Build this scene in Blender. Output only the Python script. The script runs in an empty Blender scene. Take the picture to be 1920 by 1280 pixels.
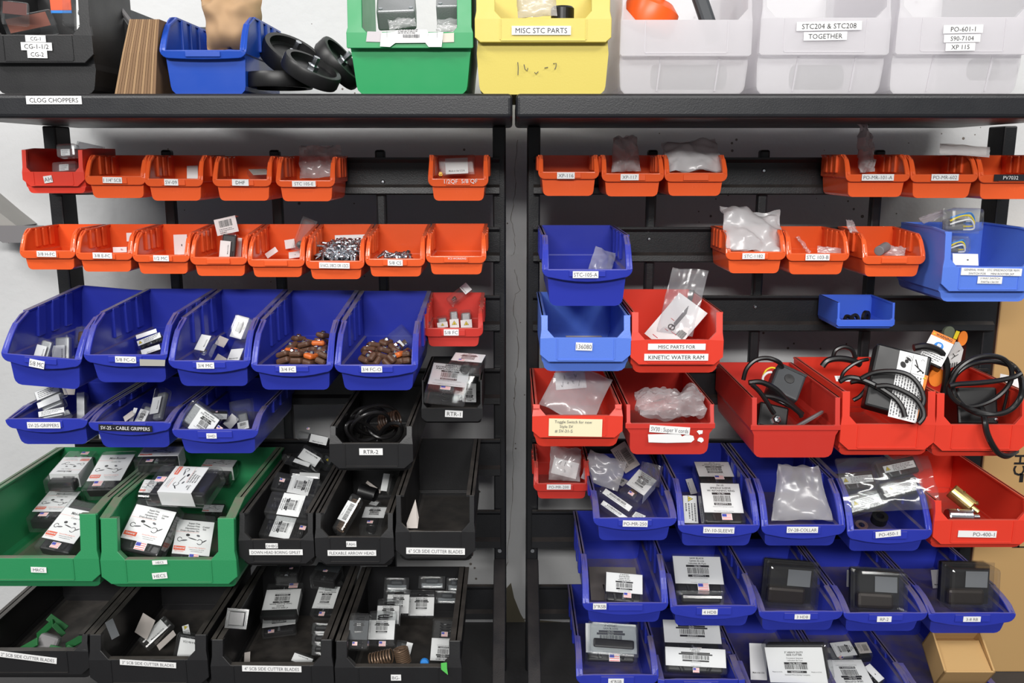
import bpy, bmesh, math, random
from mathutils import Vector, Matrix
R = math.radians
sc = bpy.context.scene
C = sc.collection
# ------------------------------------------------------------------ camera
F, TH, ZC = 1670.0, R(11.5), 1.08          # focal length in pixels of the 1920 frame, downward pitch, eye height
cd = bpy.data.cameras.new('camera'); cam = bpy.data.objects.new('camera', cd); C.objects.link(cam)
cd.sensor_width = 36.0; cd.lens = F / 1920 * 36.0; cd.clip_start = .05
cam.location = (0, 0, ZC); cam.rotation_euler = (R(90) - TH, 0, 0); sc.camera = cam
sc.view_settings.view_transform = 'Standard'; sc.view_settings.look = 'None'
sc.view_settings.gamma = 1.0; sc.view_settings.use_curve_mapping = False
sc.view_settings.exposure = 0.2
sc.cycles.transparent_max_bounces = 24
# ------------------------------------------------------------------ world and lamps
wd = bpy.data.worlds.new('workshop_air'); sc.world = wd; wd.use_nodes = True
wd.node_tree.nodes['Background'].inputs[0].default_value = (.93, .97, 1.0, 1)
wd.node_tree.nodes['Background'].inputs[1].default_value = .19
def area(name, loc, target, sx, sy, watts, col=(1, .98, .95)):
    l = bpy.data.lights.new(name, 'AREA'); l.shape = 'RECTANGLE'; l.size = sx; l.size_y = sy; l.energy = watts; l.color = col
    o = bpy.data.objects.new(name, l); C.objects.link(o); o.location = loc
    o.rotation_euler = (Vector(target) - Vector(loc)).to_track_quat('-Z', 'Y').to_euler()
    return o
area('fluorescent_lamp', (-.35, -3.0, 2.72), (0, 1.7, .7), 3.0, .4, 160)
area('fluorescent_lamp', (-1.9, .1, 2.8), (-.2, 1.8, .8), 1.3, .3, 34)
area('fluorescent_lamp', (1.5, -.3, 2.85), (.3, 1.8, .8), 1.3, .3, 28)
# ------------------------------------------------------------------ picture to place: a pixel and a distance give a point
def ray(px, py):
    dx, dy = (px - 960) / F, (640 - py) / F
    return Vector((dx, math.cos(TH) + dy * math.sin(TH), -math.sin(TH) + dy * math.cos(TH)))
def P(px, py, Y):
    d = ray(px, py); s = Y / d.y
    return Vector((d.x * s, Y, ZC + d.z * s))
YR, YW = 1.735, 1.95                       # plane of the bin rails, plane of the wall
VIEW = {'F': (0, 0, 1), 'Z1': (0, 0, 4), 'Z2': (440, 0, 4), 'Z3': (880, 0, 3.692), 'Z4': (1400, 0, 3.692), 'Z5': (0, 240, 4), 'Z6': (440, 240, 3.692),
        'Z7': (960, 220, 4), 'Z8': (1400, 220, 3.692), 'Y1': (0, 520, 4), 'Y2': (440, 520, 3.692), 'Y3': (960, 420, 4), 'Y4': (1400, 380, 3.692),
        'Y5': (0, 800, 4), 'Y6': (420, 780, 3.692), 'Y7': (0, 1060, 4), 'Y8': (380, 1040, 3.31), 'X1': (960, 620, 4), 'X2': (1340, 600, 3.31),
        'X3': (960, 800, 4), 'X4': (1400, 820, 3.692), 'X5': (960, 1000, 4), 'X6': (1400, 1000, 3.692), 'V1': (1780, 540, 3.556), 'W2': (1540, 600, 6),
        'W5': (200, 820, 5.333), 'W6': (0, 830, 5.565), 'U1': (620, 1060, 5.818), 'U2': (390, 1040, 5.565), 'U3': (1060, 1150, 5.333),
        'U4': (1390, 1160, 5.818), 'U5': (1110, 840, 5.818), 'U6': (480, 790, 5.565), 'U7': (590, 870, 8.533), 'U8': (780, 640, 8), 'W4': (1780, 820, 2.783)}
def px(v, p):
    a, b, s = VIEW[v]
    return (a + p[0] / s, b + p[1] / s)
# ------------------------------------------------------------------ materials
MATS = {}
def nodes(name):
    m = bpy.data.materials.new(name); m.use_nodes = True
    return m, m.node_tree, m.node_tree.nodes['Principled BSDF']
def rgb(r, g, b):
    f = lambda c: (c / 255 / 12.92) if c / 255 <= .04045 else ((c / 255 + .055) / 1.055) ** 2.4
    return (f(r), f(g), f(b), 1)
def plastic(name, col, rough=.34, dust=.0, spec=.5, metal=0, bump=0, dustcol=(128, 116, 106)):
    if name in MATS: return MATS[name]
    m, nt, b = nodes(name)
    b.inputs['Base Color'].default_value = col; b.inputs['Roughness'].default_value = rough
    b.inputs['Metallic'].default_value = metal; b.inputs['Specular IOR Level'].default_value = spec
    L = nt.links.new
    tc = nt.nodes.new('ShaderNodeTexCoord')
    nz = nt.nodes.new('ShaderNodeTexNoise'); nz.inputs['Scale'].default_value = 26; nz.inputs['Detail'].default_value = 5
    L(tc.outputs['Object'], nz.inputs['Vector'])
    if dust > 0:                           # dust lies on what faces up
        g = nt.nodes.new('ShaderNodeNewGeometry'); s = nt.nodes.new('ShaderNodeSeparateXYZ'); L(g.outputs['Normal'], s.inputs[0])
        mr = nt.nodes.new('ShaderNodeMapRange'); mr.inputs[1].default_value = .55; mr.inputs[2].default_value = .95; L(s.outputs['Z'], mr.inputs[0])
        mn = nt.nodes.new('ShaderNodeMapRange'); mn.inputs[1].default_value = .3; mn.inputs[2].default_value = .65; mn.inputs[3].default_value = .35; L(nz.outputs[0], mn.inputs[0])
        mu = nt.nodes.new('ShaderNodeMath'); mu.operation = 'MULTIPLY'; L(mr.outputs[0], mu.inputs[0]); L(mn.outputs[0], mu.inputs[1])
        mu2 = nt.nodes.new('ShaderNodeMath'); mu2.operation = 'MULTIPLY'; mu2.inputs[1].default_value = dust; L(mu.outputs[0], mu2.inputs[0])
        mx = nt.nodes.new('ShaderNodeMixRGB'); mx.inputs[1].default_value = col; mx.inputs[2].default_value = rgb(*dustcol); L(mu2.outputs[0], mx.inputs[0])
        L(mx.outputs[0], b.inputs['Base Color'])
    mr2 = nt.nodes.new('ShaderNodeMapRange'); mr2.inputs[3].default_value = max(0, rough - .06); mr2.inputs[4].default_value = min(1, rough + .1); L(nz.outputs[0], mr2.inputs[0])
    L(mr2.outputs[0], b.inputs['Roughness'])
    if bump:
        n2 = nt.nodes.new('ShaderNodeTexNoise'); n2.inputs['Scale'].default_value = 420; L(tc.outputs['Object'], n2.inputs['Vector'])
        bp = nt.nodes.new('ShaderNodeBump'); bp.inputs['Strength'].default_value = bump; bp.inputs['Distance'].default_value = .001; L(n2.outputs[0], bp.inputs['Height']); L(bp.outputs[0], b.inputs['Normal'])
    MATS[name] = m
    return m
def film(name, tint, haze, gloss, rough=.12, fres=1.45):
    """thin clear plastic: mostly see-through, a little milky, mirror-like at grazing angles"""
    if name in MATS: return MATS[name]
    m, nt, b = nodes(name); nt.nodes.remove(b); L = nt.links.new
    out = nt.nodes['Material Output']
    tr = nt.nodes.new('ShaderNodeBsdfTransparent'); tr.inputs[0].default_value = tint
    di = nt.nodes.new('ShaderNodeBsdfDiffuse'); di.inputs[0].default_value = (.86, .86, .88, 1)
    tl = nt.nodes.new('ShaderNodeBsdfTranslucent'); tl.inputs[0].default_value = (.86, .86, .88, 1)
    ad = nt.nodes.new('ShaderNodeMixShader'); ad.inputs[0].default_value = .25; L(di.outputs[0], ad.inputs[1]); L(tl.outputs[0], ad.inputs[2])
    gl = nt.nodes.new('ShaderNodeBsdfGlossy'); gl.inputs['Roughness'].default_value = rough
    m1 = nt.nodes.new('ShaderNodeMixShader'); m1.inputs[0].default_value = haze; L(tr.outputs[0], m1.inputs[1]); L(ad.outputs[0], m1.inputs[2])
    fr = nt.nodes.new('ShaderNodeLayerWeight'); fr.inputs[0].default_value = .5
    pw = nt.nodes.new('ShaderNodeMath'); pw.operation = 'POWER'; pw.inputs[1].default_value = 3.2; L(fr.outputs['Facing'], pw.inputs[0])
    mm = nt.nodes.new('ShaderNodeMath'); mm.operation = 'MULTIPLY_ADD'; mm.inputs[1].default_value = .55; mm.inputs[2].default_value = .055 * gloss; mm.use_clamp = True; L(pw.outputs[0], mm.inputs[0])
    m2 = nt.nodes.new('ShaderNodeMixShader'); L(mm.outputs[0], m2.inputs[0]); L(m1.outputs[0], m2.inputs[1]); L(gl.outputs[0], m2.inputs[2])
    L(m2.outputs[0], out.inputs['Surface'])
    MATS[name] = m
    return m
ORANGE = plastic('orange_plastic', rgb(236, 96, 46), .22, .25)
RED = plastic('red_plastic', rgb(226, 62, 44), .36, .45)
DRED = plastic('deep_red_plastic', rgb(204, 54, 44), .4, .5)
BLUE = plastic('blue_plastic', rgb(46, 58, 172), .3, .75, .4)
LBLUE = plastic('light_blue_plastic', rgb(90, 128, 226), .4, .3, bump=.15)
MBLUE = plastic('mid_blue_plastic', rgb(66, 106, 220), .4, .3)
SBLUE = plastic('shelf_bin_blue_plastic', rgb(22, 72, 176), .36, .2)
GREEN = plastic('green_plastic', rgb(44, 140, 88), .42, .9, bump=.15)
KGREEN = plastic('bright_green_plastic', rgb(28, 152, 88), .38, .3)
BLACK = plastic('black_plastic', rgb(29, 29, 31), .4, .5, bump=.1, dustcol=(104, 98, 92))
YELLOW = plastic('yellow_plastic', rgb(218, 200, 98), .45, .1, bump=.1)
STEEL = plastic('black_powder_coat', rgb(26, 27, 30), .36, .25, bump=.2)
SHELFM = plastic('grey_black_powder_coat', rgb(31, 32, 36), .38, .15, bump=.2)
WHITE = plastic('white_paper', rgb(240, 240, 240), .6)
INK = plastic('black_ink', rgb(24, 22, 24), .6)
GREYINK = plastic('grey_ink', rgb(96, 96, 100), .6)
ORINK = plastic('orange_ink', rgb(232, 92, 52), .6)
REDINK = plastic('red_ink', rgb(210, 52, 60), .6)
FLAGRED = plastic('flag_red_ink', rgb(226, 112, 110), .6)
FLAGBLUE = plastic('flag_blue_ink', rgb(70, 76, 170), .6)
YELINK = plastic('yellow_ink', rgb(240, 214, 40), .6)
BLUINK = plastic('sky_blue_ink', rgb(40, 130, 214), .6)
WHINK = plastic('white_ink', rgb(235, 235, 235), .6)
BLKLAB = plastic('black_label_tape', rgb(30, 30, 36), .4)
NOTE = plastic('cream_note_paper', rgb(240, 232, 196), .7)
KRAFT = plastic('kraft_paper', rgb(182, 148, 112), .75)
KRAFTE = plastic('bag_edge_paper', rgb(164, 132, 98), .8)
KRAFTD = plastic('brown_bag_paper', rgb(136, 106, 78), .8)
CARTON = plastic('carton_board', rgb(196, 158, 104), .75, bump=.1)
CARTOND = plastic('shaded_printed_carton_side', rgb(112, 84, 70), .7)  # carton's shadowed side: shade put into the brown of the printed face
DARK = plastic('dark_backing', rgb(20, 20, 22), .35)
RUBBER = plastic('black_rubber', rgb(22, 22, 23), .4)
CABLE = plastic('black_cable_rubber', rgb(26, 25, 26), .28)
ZINC = plastic('zinc_steel', rgb(200, 204, 210), .25, metal=1)
CHROME = plastic('bright_steel', rgb(225, 228, 232), .18, metal=1)
BRASS = plastic('brass', rgb(210, 170, 90), .3, metal=1)
GOLDZ = plastic('yellow_zinc', rgb(196, 172, 112), .32, metal=.9)
CASTAL = plastic('cast_aluminium', rgb(168, 170, 172), .45, metal=.6, bump=.3)
RUST = plastic('brown_lacquer', rgb(88, 60, 45), .5, bump=.3)
COPPER = plastic('orange_lacquer', rgb(206, 104, 44), .4)
SPRINGM = plastic('brown_spring_steel', rgb(120, 98, 80), .38, metal=.5)
GREYM = plastic('grey_steel', rgb(126, 124, 126), .5, bump=.1)
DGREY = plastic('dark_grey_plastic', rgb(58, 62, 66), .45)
OLIVE = plastic('olive_grey_rubber', rgb(96, 104, 86), .6)
ORANGEH = plastic('orange_handle_plastic', rgb(244, 96, 26), .35)
ORTAG = plastic('orange_tag', rgb(240, 128, 30), .55)
TAPE = plastic('grey_tape', rgb(168, 166, 158), .6)
GRTAPE = plastic('green_tape', rgb(92, 196, 92), .5)
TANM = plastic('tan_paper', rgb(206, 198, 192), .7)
CLEAR = film('clear_blister_plastic', (.97, .98, .98, 1), .028, 1.0, .1)
CLEAR2 = film('clear_sleeve_plastic', (.95, .96, .97, 1), .14, 1.3, .15)
BAG = film('poly_bag_film', (.94, .93, .93, 1), .33, 1.4, .2)
BAGM = film('milky_poly_bag_film', (.92, .9, .9, 1), .34, 1.0, .22)
BAGH = film('lit_hazy_poly_bag_film', (.92, .9, .9, 1), .6, 1.0, .25)  # extra haze puts light into bags that stand in the shelf's shadow
def frosted():
    m, nt, b = nodes('frosted_clear_plastic'); L = nt.links.new
    b.inputs['Base Color'].default_value = (.93, .92, .94, 1); b.inputs['Roughness'].default_value = .4
    out = nt.nodes['Material Output']
    tl = nt.nodes.new('ShaderNodeBsdfTranslucent'); tl.inputs[0].default_value = (.93, .92, .94, 1)
    tr = nt.nodes.new('ShaderNodeBsdfTransparent'); tr.inputs[0].default_value = (.95, .94, .95, 1)
    m1 = nt.nodes.new('ShaderNodeMixShader'); m1.inputs[0].default_value = .38; L(b.outputs[0], m1.inputs[1]); L(tl.outputs[0], m1.inputs[2])
    m2 = nt.nodes.new('ShaderNodeMixShader'); m2.inputs[0].default_value = .5; L(m1.outputs[0], m2.inputs[1]); L(tr.outputs[0], m2.inputs[2])
    L(m2.outputs[0], out.inputs['Surface'])
    return m
FROST = frosted()
def concrete(name, base, pit, scale, stain=None):
    m, nt, b = nodes(name); L = nt.links.new
    tc = nt.nodes.new('ShaderNodeTexCoord')
    n = nt.nodes.new('ShaderNodeTexNoise'); n.inputs['Scale'].default_value = 3.2; n.inputs['Detail'].default_value = 8; L(tc.outputs['Object'], n.inputs['Vector'])
    vo = nt.nodes.new('ShaderNodeTexVoronoi'); vo.inputs['Scale'].default_value = scale; L(tc.outputs['Object'], vo.inputs['Vector'])
    n3 = nt.nodes.new('ShaderNodeTexNoise'); n3.inputs['Scale'].default_value = 9; n3.inputs['Detail'].default_value = 3; L(tc.outputs['Object'], n3.inputs['Vector'])
    # pits: small cells, only where the second noise allows them
    ms = nt.nodes.new('ShaderNodeMapRange'); ms.inputs[1].default_value = .45; ms.inputs[2].default_value = .75; ms.inputs[3].default_value = .02; ms.inputs[4].default_value = .16; L(n3.outputs[0], ms.inputs[0])
    lt = nt.nodes.new('ShaderNodeMath'); lt.operation = 'LESS_THAN'; L(vo.outputs['Distance'], lt.inputs[0]); L(ms.outputs[0], lt.inputs[1])
    cr = nt.nodes.new('ShaderNodeValToRGB'); cr.color_ramp.elements[0].position = .35; cr.color_ramp.elements[0].color = [c * .9 for c in base[:3]] + [1]
    cr.color_ramp.elements[1].position = .65; cr.color_ramp.elements[1].color = base; L(n.outputs[0], cr.inputs[0])
    mx = nt.nodes.new('ShaderNodeMixRGB'); mx.inputs[2].default_value = pit; L(lt.outputs[0], mx.inputs[0]); L(cr.outputs[0], mx.inputs[1])
    L(mx.outputs[0], b.inputs['Base Color']); b.inputs['Roughness'].default_value = .7
    n2 = nt.nodes.new('ShaderNodeTexNoise'); n2.inputs['Scale'].default_value = 60; n2.inputs['Detail'].default_value = 6; L(tc.outputs['Object'], n2.inputs['Vector'])
    bp = nt.nodes.new('ShaderNodeBump'); bp.inputs['Strength'].default_value = .25; bp.inputs['Distance'].default_value = .004; L(n2.outputs[0], bp.inputs['Height']); L(bp.outputs[0], b.inputs['Normal'])
    return m
WALLM = concrete('white_painted_concrete', rgb(216, 217, 218), rgb(120, 112, 106), 34)
FLOORM = concrete('dark_sealed_concrete', rgb(74, 73, 74), rgb(120, 118, 116), 22)
# ------------------------------------------------------------------ mesh helpers
class MB:
    """collects boxes, tubes and sheets, each with a material, and links them as ONE mesh object"""
    def __init__(s): s.v, s.f, s.m, s.mats = [], [], [], []
    def mi(s, mat):
        if mat not in s.mats: s.mats.append(mat)
        return s.mats.index(mat)
    def add(s, verts, faces, mat):
        o = len(s.v); k = s.mi(mat)
        s.v += [tuple(v) for v in verts]; s.f += [tuple(i + o for i in f) for f in faces]; s.m += [k] * len(faces)
        return s
    def box(s, lo, hi, mat, M=None):
        x0, y0, z0 = lo; x1, y1, z1 = hi
        v = [Vector(p) for p in ((x0, y0, z0), (x1, y0, z0), (x1, y1, z0), (x0, y1, z0), (x0, y0, z1), (x1, y0, z1), (x1, y1, z1), (x0, y1, z1))]
        if M: v = [M @ p for p in v]
        return s.add(v, [(0, 3, 2, 1), (4, 5, 6, 7), (0, 1, 5, 4), (1, 2, 6, 5), (2, 3, 7, 6), (3, 0, 4, 7)], mat)
    def rbox(s, lo, hi, mat, r, M=None, seg=2):
        """box with rounded edges"""
        bm = bmesh.new(); bmesh.ops.create_cube(bm, size=1)
        for v in bm.verts: v.co = Vector([(lo[i] + hi[i]) / 2 + v.co[i] * (hi[i] - lo[i]) for i in range(3)])
        r = min(r, .49 * min(hi[i] - lo[i] for i in range(3)))
        bmesh.ops.bevel(bm, geom=list(bm.edges), offset=r, segments=seg, profile=.5, affect='EDGES')
        bm.verts.index_update()
        s.add([(M @ v.co) if M else v.co.copy() for v in bm.verts], [[v.index for v in f.verts] for f in bm.faces], mat); bm.free()
        return s
    def tube(s, pts, rad, mat, n=8, closed=False):
        pts = [Vector(p) for p in pts]; N = len(pts); rings = []
        rad = rad if isinstance(rad, (list, tuple)) else [rad] * N
        up = Vector((0, 0, 1)); prev = None
        for i, p in enumerate(pts):
            a, b = pts[i - 1] if (i > 0 or closed) else p, pts[(i + 1) % N] if (i < N - 1 or closed) else p
            t = (b - a).normalized()
            if prev is None:
                u = t.cross(up)
                if u.length < 1e-3: u = t.cross(Vector((1, 0, 0)))
            else: u = prev - t * prev.dot(t)
            u.normalize(); prev = u; w = t.cross(u)
            rings.append([p + (u * math.cos(2 * math.pi * k / n) + w * math.sin(2 * math.pi * k / n)) * rad[i] for k in range(n)])
        v = [q for r_ in rings for q in r_]; f = []
        for i in range(N if closed else N - 1):
            j = (i + 1) % N
            for k in range(n): f.append((i * n + k, i * n + (k + 1) % n, j * n + (k + 1) % n, j * n + k))
        if not closed: f += [tuple(range(n - 1, -1, -1)), tuple((N - 1) * n + k for k in range(n))]
        return s.add(v, f, mat)
    def cyl(s, a, b, r0, mat, n=16, r1=None):
        a, b = Vector(a), Vector(b); r1 = r0 if r1 is None else r1
        return s.tube([a, b], [r0, r1], mat, n)
    def lathe(s, prof, mat, M=None, n=24):
        """prof: (radius, height) pairs turned round the local z axis"""
        v, f = [], []
        for r_, z in prof:
            for k in range(n):
                a = 2 * math.pi * k / n; q = Vector((r_ * math.cos(a), r_ * math.sin(a), z)); v.append((M @ q) if M else q)
        for i in range(len(prof) - 1):
            for k in range(n): f.append((i * n + k, i * n + (k + 1) % n, (i + 1) * n + (k + 1) % n, (i + 1) * n + k))
        return s.add(v, f, mat)
    def prism(s, poly, y0, y1, mat, M=None):
        """poly in (x, z), extruded along y"""
        n = len(poly); v = [Vector((x, y0, z)) for x, z in poly] + [Vector((x, y1, z)) for x, z in poly]
        if M: v = [M @ p for p in v]
        return s.add(v, [tuple(range(n)), tuple(range(2 * n - 1, n - 1, -1))] + [(i, i + n, (i + 1) % n + n, (i + 1) % n) for i in range(n)], mat)
    def mesh(s, name):
        me = bpy.data.meshes.new(name); me.from_pydata(s.v, [], s.f)
        for m in s.mats: me.materials.append(m)
        me.polygons.foreach_set('material_index', s.m); me.update()
        return me
    def build(s, name, parent=None, smooth=False, bevel=0, solid=0, loc=None, fix=True):
        me = s.mesh(name)
        if fix:
            bm = bmesh.new(); bm.from_mesh(me); bmesh.ops.recalc_face_normals(bm, faces=bm.faces); bm.to_mesh(me); bm.free()
        if smooth:                          # smooth, but sharp where faces meet at a marked angle
            me.polygons.foreach_set('use_smooth', [True] * len(me.polygons)); bm = bmesh.new(); bm.from_mesh(me)
            for e in bm.edges: e.smooth = not (len(e.link_faces) == 2 and e.calc_face_angle(0) > R(42))
            bm.to_mesh(me); bm.free()
        o = bpy.data.objects.new(name, me); C.objects.link(o)
        if parent: o.parent = parent
        if loc: o.location = loc
        if solid:
            d = o.modifiers.new('thickness', 'SOLIDIFY'); d.thickness = solid; d.offset = 0
        if bevel:
            d = o.modifiers.new('soft edges', 'BEVEL'); d.width = bevel; d.segments = 2; d.limit_method = 'ANGLE'; d.angle_limit = R(40)
        return o
def tag(o, label, cat, group=None, kind=None):
    if label: o['label'] = label
    if cat: o['category'] = cat
    if group: o['group'] = group
    if kind: o['kind'] = kind
    return o
def thing(name, label, cat, loc=(0, 0, 0), group=None, M=None):
    o = bpy.data.objects.new(name, None); C.objects.link(o); o.empty_display_size = .03
    o.matrix_world = Matrix.Translation(loc) if M is None else M
    return tag(o, label, cat, group)
def spline(pts, n=8, closed=False):
    pts = [Vector(p) for p in pts]; N = len(pts); out = []
    for i in range(N if closed else N - 1):
        g = (lambda k: pts[k % N]) if closed else (lambda k: pts[min(max(k, 0), N - 1)])
        p0, p1, p2, p3 = g(i - 1), g(i), g(i + 1), g(i + 2)
        for j in range(n):
            t = j / n
            out.append(.5 * ((2 * p1) + (p2 - p0) * t + (2 * p0 - 5 * p1 + 4 * p2 - p3) * t * t + (3 * p1 - p0 - 3 * p2 + p3) * t ** 3))
    if not closed: out.append(pts[-1])
    return out
TXT = {}
def text_geo(body, bold=False):
    """outline of a line of lettering, one unit high, its middle at the origin"""
    k = (body, bold)
    if k in TXT: return TXT[k]
    cu = bpy.data.curves.new('t', 'FONT'); cu.body = body; cu.size = 1; cu.resolution_u = 2
    if bold: cu.offset = .018
    o = bpy.data.objects.new('t', cu); C.objects.link(o)
    dg = bpy.context.evaluated_depsgraph_get(); me = bpy.data.meshes.new_from_object(o.evaluated_get(dg))
    v = [tuple(q.co) for q in me.vertices]; f = [tuple(p.vertices) for p in me.polygons]
    bpy.data.objects.remove(o); bpy.data.curves.remove(cu); bpy.data.meshes.remove(me)
    if v:
        x0, x1 = min(q[0] for q in v), max(q[0] for q in v); cap = .72
        v = [((q[0] - (x0 + x1) / 2) / cap, (q[1] - cap / 2) / cap) for q in v]; w = (x1 - x0) / cap
    else: w = 0
    TXT[k] = (v, f, w)
    return TXT[k]
def put_text(mb, body, x, y, h, mat, z=.0004, wmax=None, bold=False, align=0, M=None, rot=0):
    """lettering into a mesh lying in its local xy plane; h: cap height; align -1 left, 0 middle, 1 right"""
    v, f, w = text_geo(body, bold)
    if not v: return
    sx = h
    if wmax and w * h > wmax: sx = wmax / w
    ox = x - align * w * sx / 2
    c, s_ = math.cos(rot), math.sin(rot)
    vs = []
    for a, b in v:
        a, b = a * sx, b * h
        q = Vector((ox + a * c - b * s_, y + a * s_ + b * c, z)); vs.append((M @ q) if M else q)
    mb.add(vs, f, mat)
def put_rect(mb, x0, y0, x1, y1, mat, z=.0003, M=None):
    q = [Vector((x0, y0, z)), Vector((x1, y0, z)), Vector((x1, y1, z)), Vector((x0, y1, z))]
    mb.add([(M @ p) for p in q] if M else q, [(0, 1, 2, 3)], mat)
# ------------------------------------------------------------------ the room
def wall():
    b = MB(); b.box((-3.2, YW, -.02), (3.2, YW + .12, 2.9), WALLM); o = b.build('wall_back'); tag(o, None, None, kind='structure')
    c = MB()
    for pts, w in (([(972, 262), (966, 330), (963, 385), (959, 420), (966, 455), (960, 480)], .0006), ([(966, 505), (974, 540), (966, 556), (965, 600), (972, 640), (967, 700), (966, 740), (962, 850), (958, 960), (952, 1040), (948, 1100), (960, 1160)], .0007)):
        q = spline([P(x, y, YW) for x, y in pts], 5); rnd = random.Random(4)
        l = [p + Vector((rnd.uniform(-.003, .003), -.0004, 0)) for p in q]
        for i in range(len(l) - 1):
            k = w * rnd.uniform(.5, 1.3); h = Vector((k, 0, 0)); c.add([l[i] - h, l[i] + h, l[i + 1] + h, l[i + 1] - h], [(0, 1, 2, 3)], plastic('crack_grey', rgb(140, 136, 130), .8))  # thin grey strips draw the crack line
    c.build('wall_crack', o)
    s = MB(); rnd = random.Random(9)
    a = [(930, 1128), (938, 1090), (948, 1104), (958, 1092), (964, 1120), (976, 1150), (985, 1165), (1010, 1162), (1060, 1166), (1090, 1166), (1090, 1180), (930, 1180)]
    n = [P(x, y, YW) + Vector((0, -.0006, 0)) for x, y in a]; s.add(n, [tuple(range(len(n)))], plastic('damp_stain', rgb(104, 98, 82), .9)); s.build('wall_stain', o)
    f = MB(); f.box((-3.2, -4.2, -.1), (3.2, YW, 0), FLOORM); o = f.build('floor'); tag(o, None, None, kind='structure')
wall()
# ------------------------------------------------------------------ the two racks
RAILS = [(295, 365), (425, 491), (553, 620), (690, 757), (822, 890), (955, 1025), (1095, 1158)]
def rack(name, label, xl, xr, sl, sr, bars, scr, lettering=None):
    r = thing(name, label, 'rack', ((xl + xr) / 2, YR + .005, 0))
    def part(nm, b, **k):
        o = b.build(nm, r, **k); o.matrix_parent_inverse = Matrix.Translation(-r.location); return o
    zt = ZC + .064
    for x in (xl, xr - .025):
        b = MB(); b.rbox((x, YR + .005, 0), (x + .025, YR + .065, zt), STEEL, .003); part('upright_post', b)
    for x in ((xr - .026,) if xl < -.5 else (xl + .001,)):
        p0, p1 = Vector((x, YR + .004, .262)), Vector((x, YR - .33, .02)); b = MB()
        b.add([p0 + Vector((0, 0, .0)), p0 + Vector((.025, 0, 0)), p0 + Vector((.025, 0, -.05)), p0 + Vector((0, 0, -.05)), p1, p1 + Vector((.025, 0, 0)), p1 + Vector((.025, .03, -.019)), p1 + Vector((0, .03, -.019))],
              [(0, 1, 2, 3), (4, 7, 6, 5), (0, 4, 5, 1), (1, 5, 6, 2), (2, 6, 7, 3), (3, 7, 4, 0)], SHELFM); br = part('brace_leg', b, bevel=.002)
        s = MB(); s.lathe([(0, .002), (.004, .002), (.005, 0)], ZINC, Matrix.Translation((x + .0125, YR + .0035, .28)) @ Matrix.Rotation(R(90), 4, 'X'), 12); so = part('bolt_head', s)
    for y0, y1 in RAILS:
        z0, z1 = P(960, y0, YR).z, P(960, y1, YR).z; h = z0 - z1
        prof = [(0, z0), (-.01, z0), (-.01, z0 - .004), (-.003, z0 - .01), (-.003, z0 - h * .72), (-.011, z0 - h * .8), (-.012, z1 + .003), (-.006, z1), (-.004, z1 + .004), (0, z1 + .01)]
        b = MB(); n = len(prof); xs = (xl + .012, xr - .012)
        v = [Vector((x, YR + a, c)) for x in xs for a, c in prof]
        b.add(v, [tuple(range(n)), tuple(range(2 * n - 1, n - 1, -1))] + [(i, i + n, (i + 1) % n + n, (i + 1) % n) for i in range(n)], STEEL); ro = part('bin_rail', b)
    for x in bars:
        X = P(x, 390, YR + .02).x; b = MB(); b.rbox((X - .0095, YR + .002, .1), (X + .0095, YR + .022, P(x, 281, YR + .012).z), STEEL, .004); part('spine_bar', b)
    for x, y in scr:
        c = P(x, y, YR - .003); s = MB(); s.lathe([(0, .003), (.0025, .0028), (.0042, 0)], CHROME, Matrix.Translation(c) @ Matrix.Rotation(R(90), 4, 'X'), 12); part('rail_screw', s)
    zs0, zs1 = P(960, 222, 1.46).z, P(960, 175, 1.46).z
    b = MB(); b.rbox((sl, 1.46, zs0), (sr, 1.90, zs1), SHELFM, .007, seg=3); sh = part('top_shelf', b)
    if lettering:
        for body, cx, cy, w, h, rot in lettering: sticker(r, body, cx, cy, w, h, rot, 1.46 - .0012, WHITE, INK)
    return r
LK = {}
def sticker(root, body, cx, cy, w, h, rot, Y, mat, ink, align=0, bold=False, frac=.56, nick=False):
    """a paper label lying in an upright plane at distance Y, with its lettering as a sub-part"""
    c = P(cx, cy, Y); k = (P(cx + 1, cy, Y) - P(cx, cy, Y)).x; W, H = w * k, h * k
    Mx = Matrix.Translation(c) @ Matrix.Rotation(R(rot), 4, 'Y') @ Matrix.Rotation(R(90), 4, 'X')
    inv = root.matrix_world.inverted()
    hold = root
    if mat:
        b = MB(); b.box((-W / 2, -H / 2, -.0006), (W / 2, H / 2, .0002), mat)
        if nick: b.v = [(x - (.004 if (y < 0 and x < 0) else 0), y, z) for x, y, z in b.v]
        hold = b.build('label_sticker', root); hold.matrix_parent_inverse = inv; hold.matrix_world = Mx
    if body:
        lines = body.split('\n'); n = len(lines); t = MB(); lh = H / n
        for i, s in enumerate(lines):
            y = H / 2 - lh * (i + .5); x = (-W / 2 + .05 * W if align < 0 else W / 2 - .05 * W if align > 0 else 0)
            put_text(t, s, x, y, lh * frac, ink, .0005, W * .92, bold, align)
        if t.v:
            o = t.build('lettering', hold, fix=False)
            if hold is root: o.matrix_parent_inverse = inv; o.matrix_world = Mx
    return hold
def wx(px_, py_, Y): return P(px_, py_, Y).x
rack('bin_rack', 'black steel bin rack whose top shelf edge wears a white printed strip', wx(75, 235, YR), wx(948, 235, YR), wx(-107, 200, 1.46), wx(961, 200, 1.46), (324, 523, 717),
     [(718, 341), (330, 341)], [('CLOG CHOPPERS', 101, 187.5, 104, 15, 0)])
rack('bin_rack', 'black steel bin rack standing beside the tall printed carton', wx(989, 235, YR), wx(1912, 235, YR), wx(967, 200, 1.46), wx(2045, 200, 1.46), (1219, 1425, 1637),
     [(1432, 320), (1217, 448), (1416, 575)])
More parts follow.
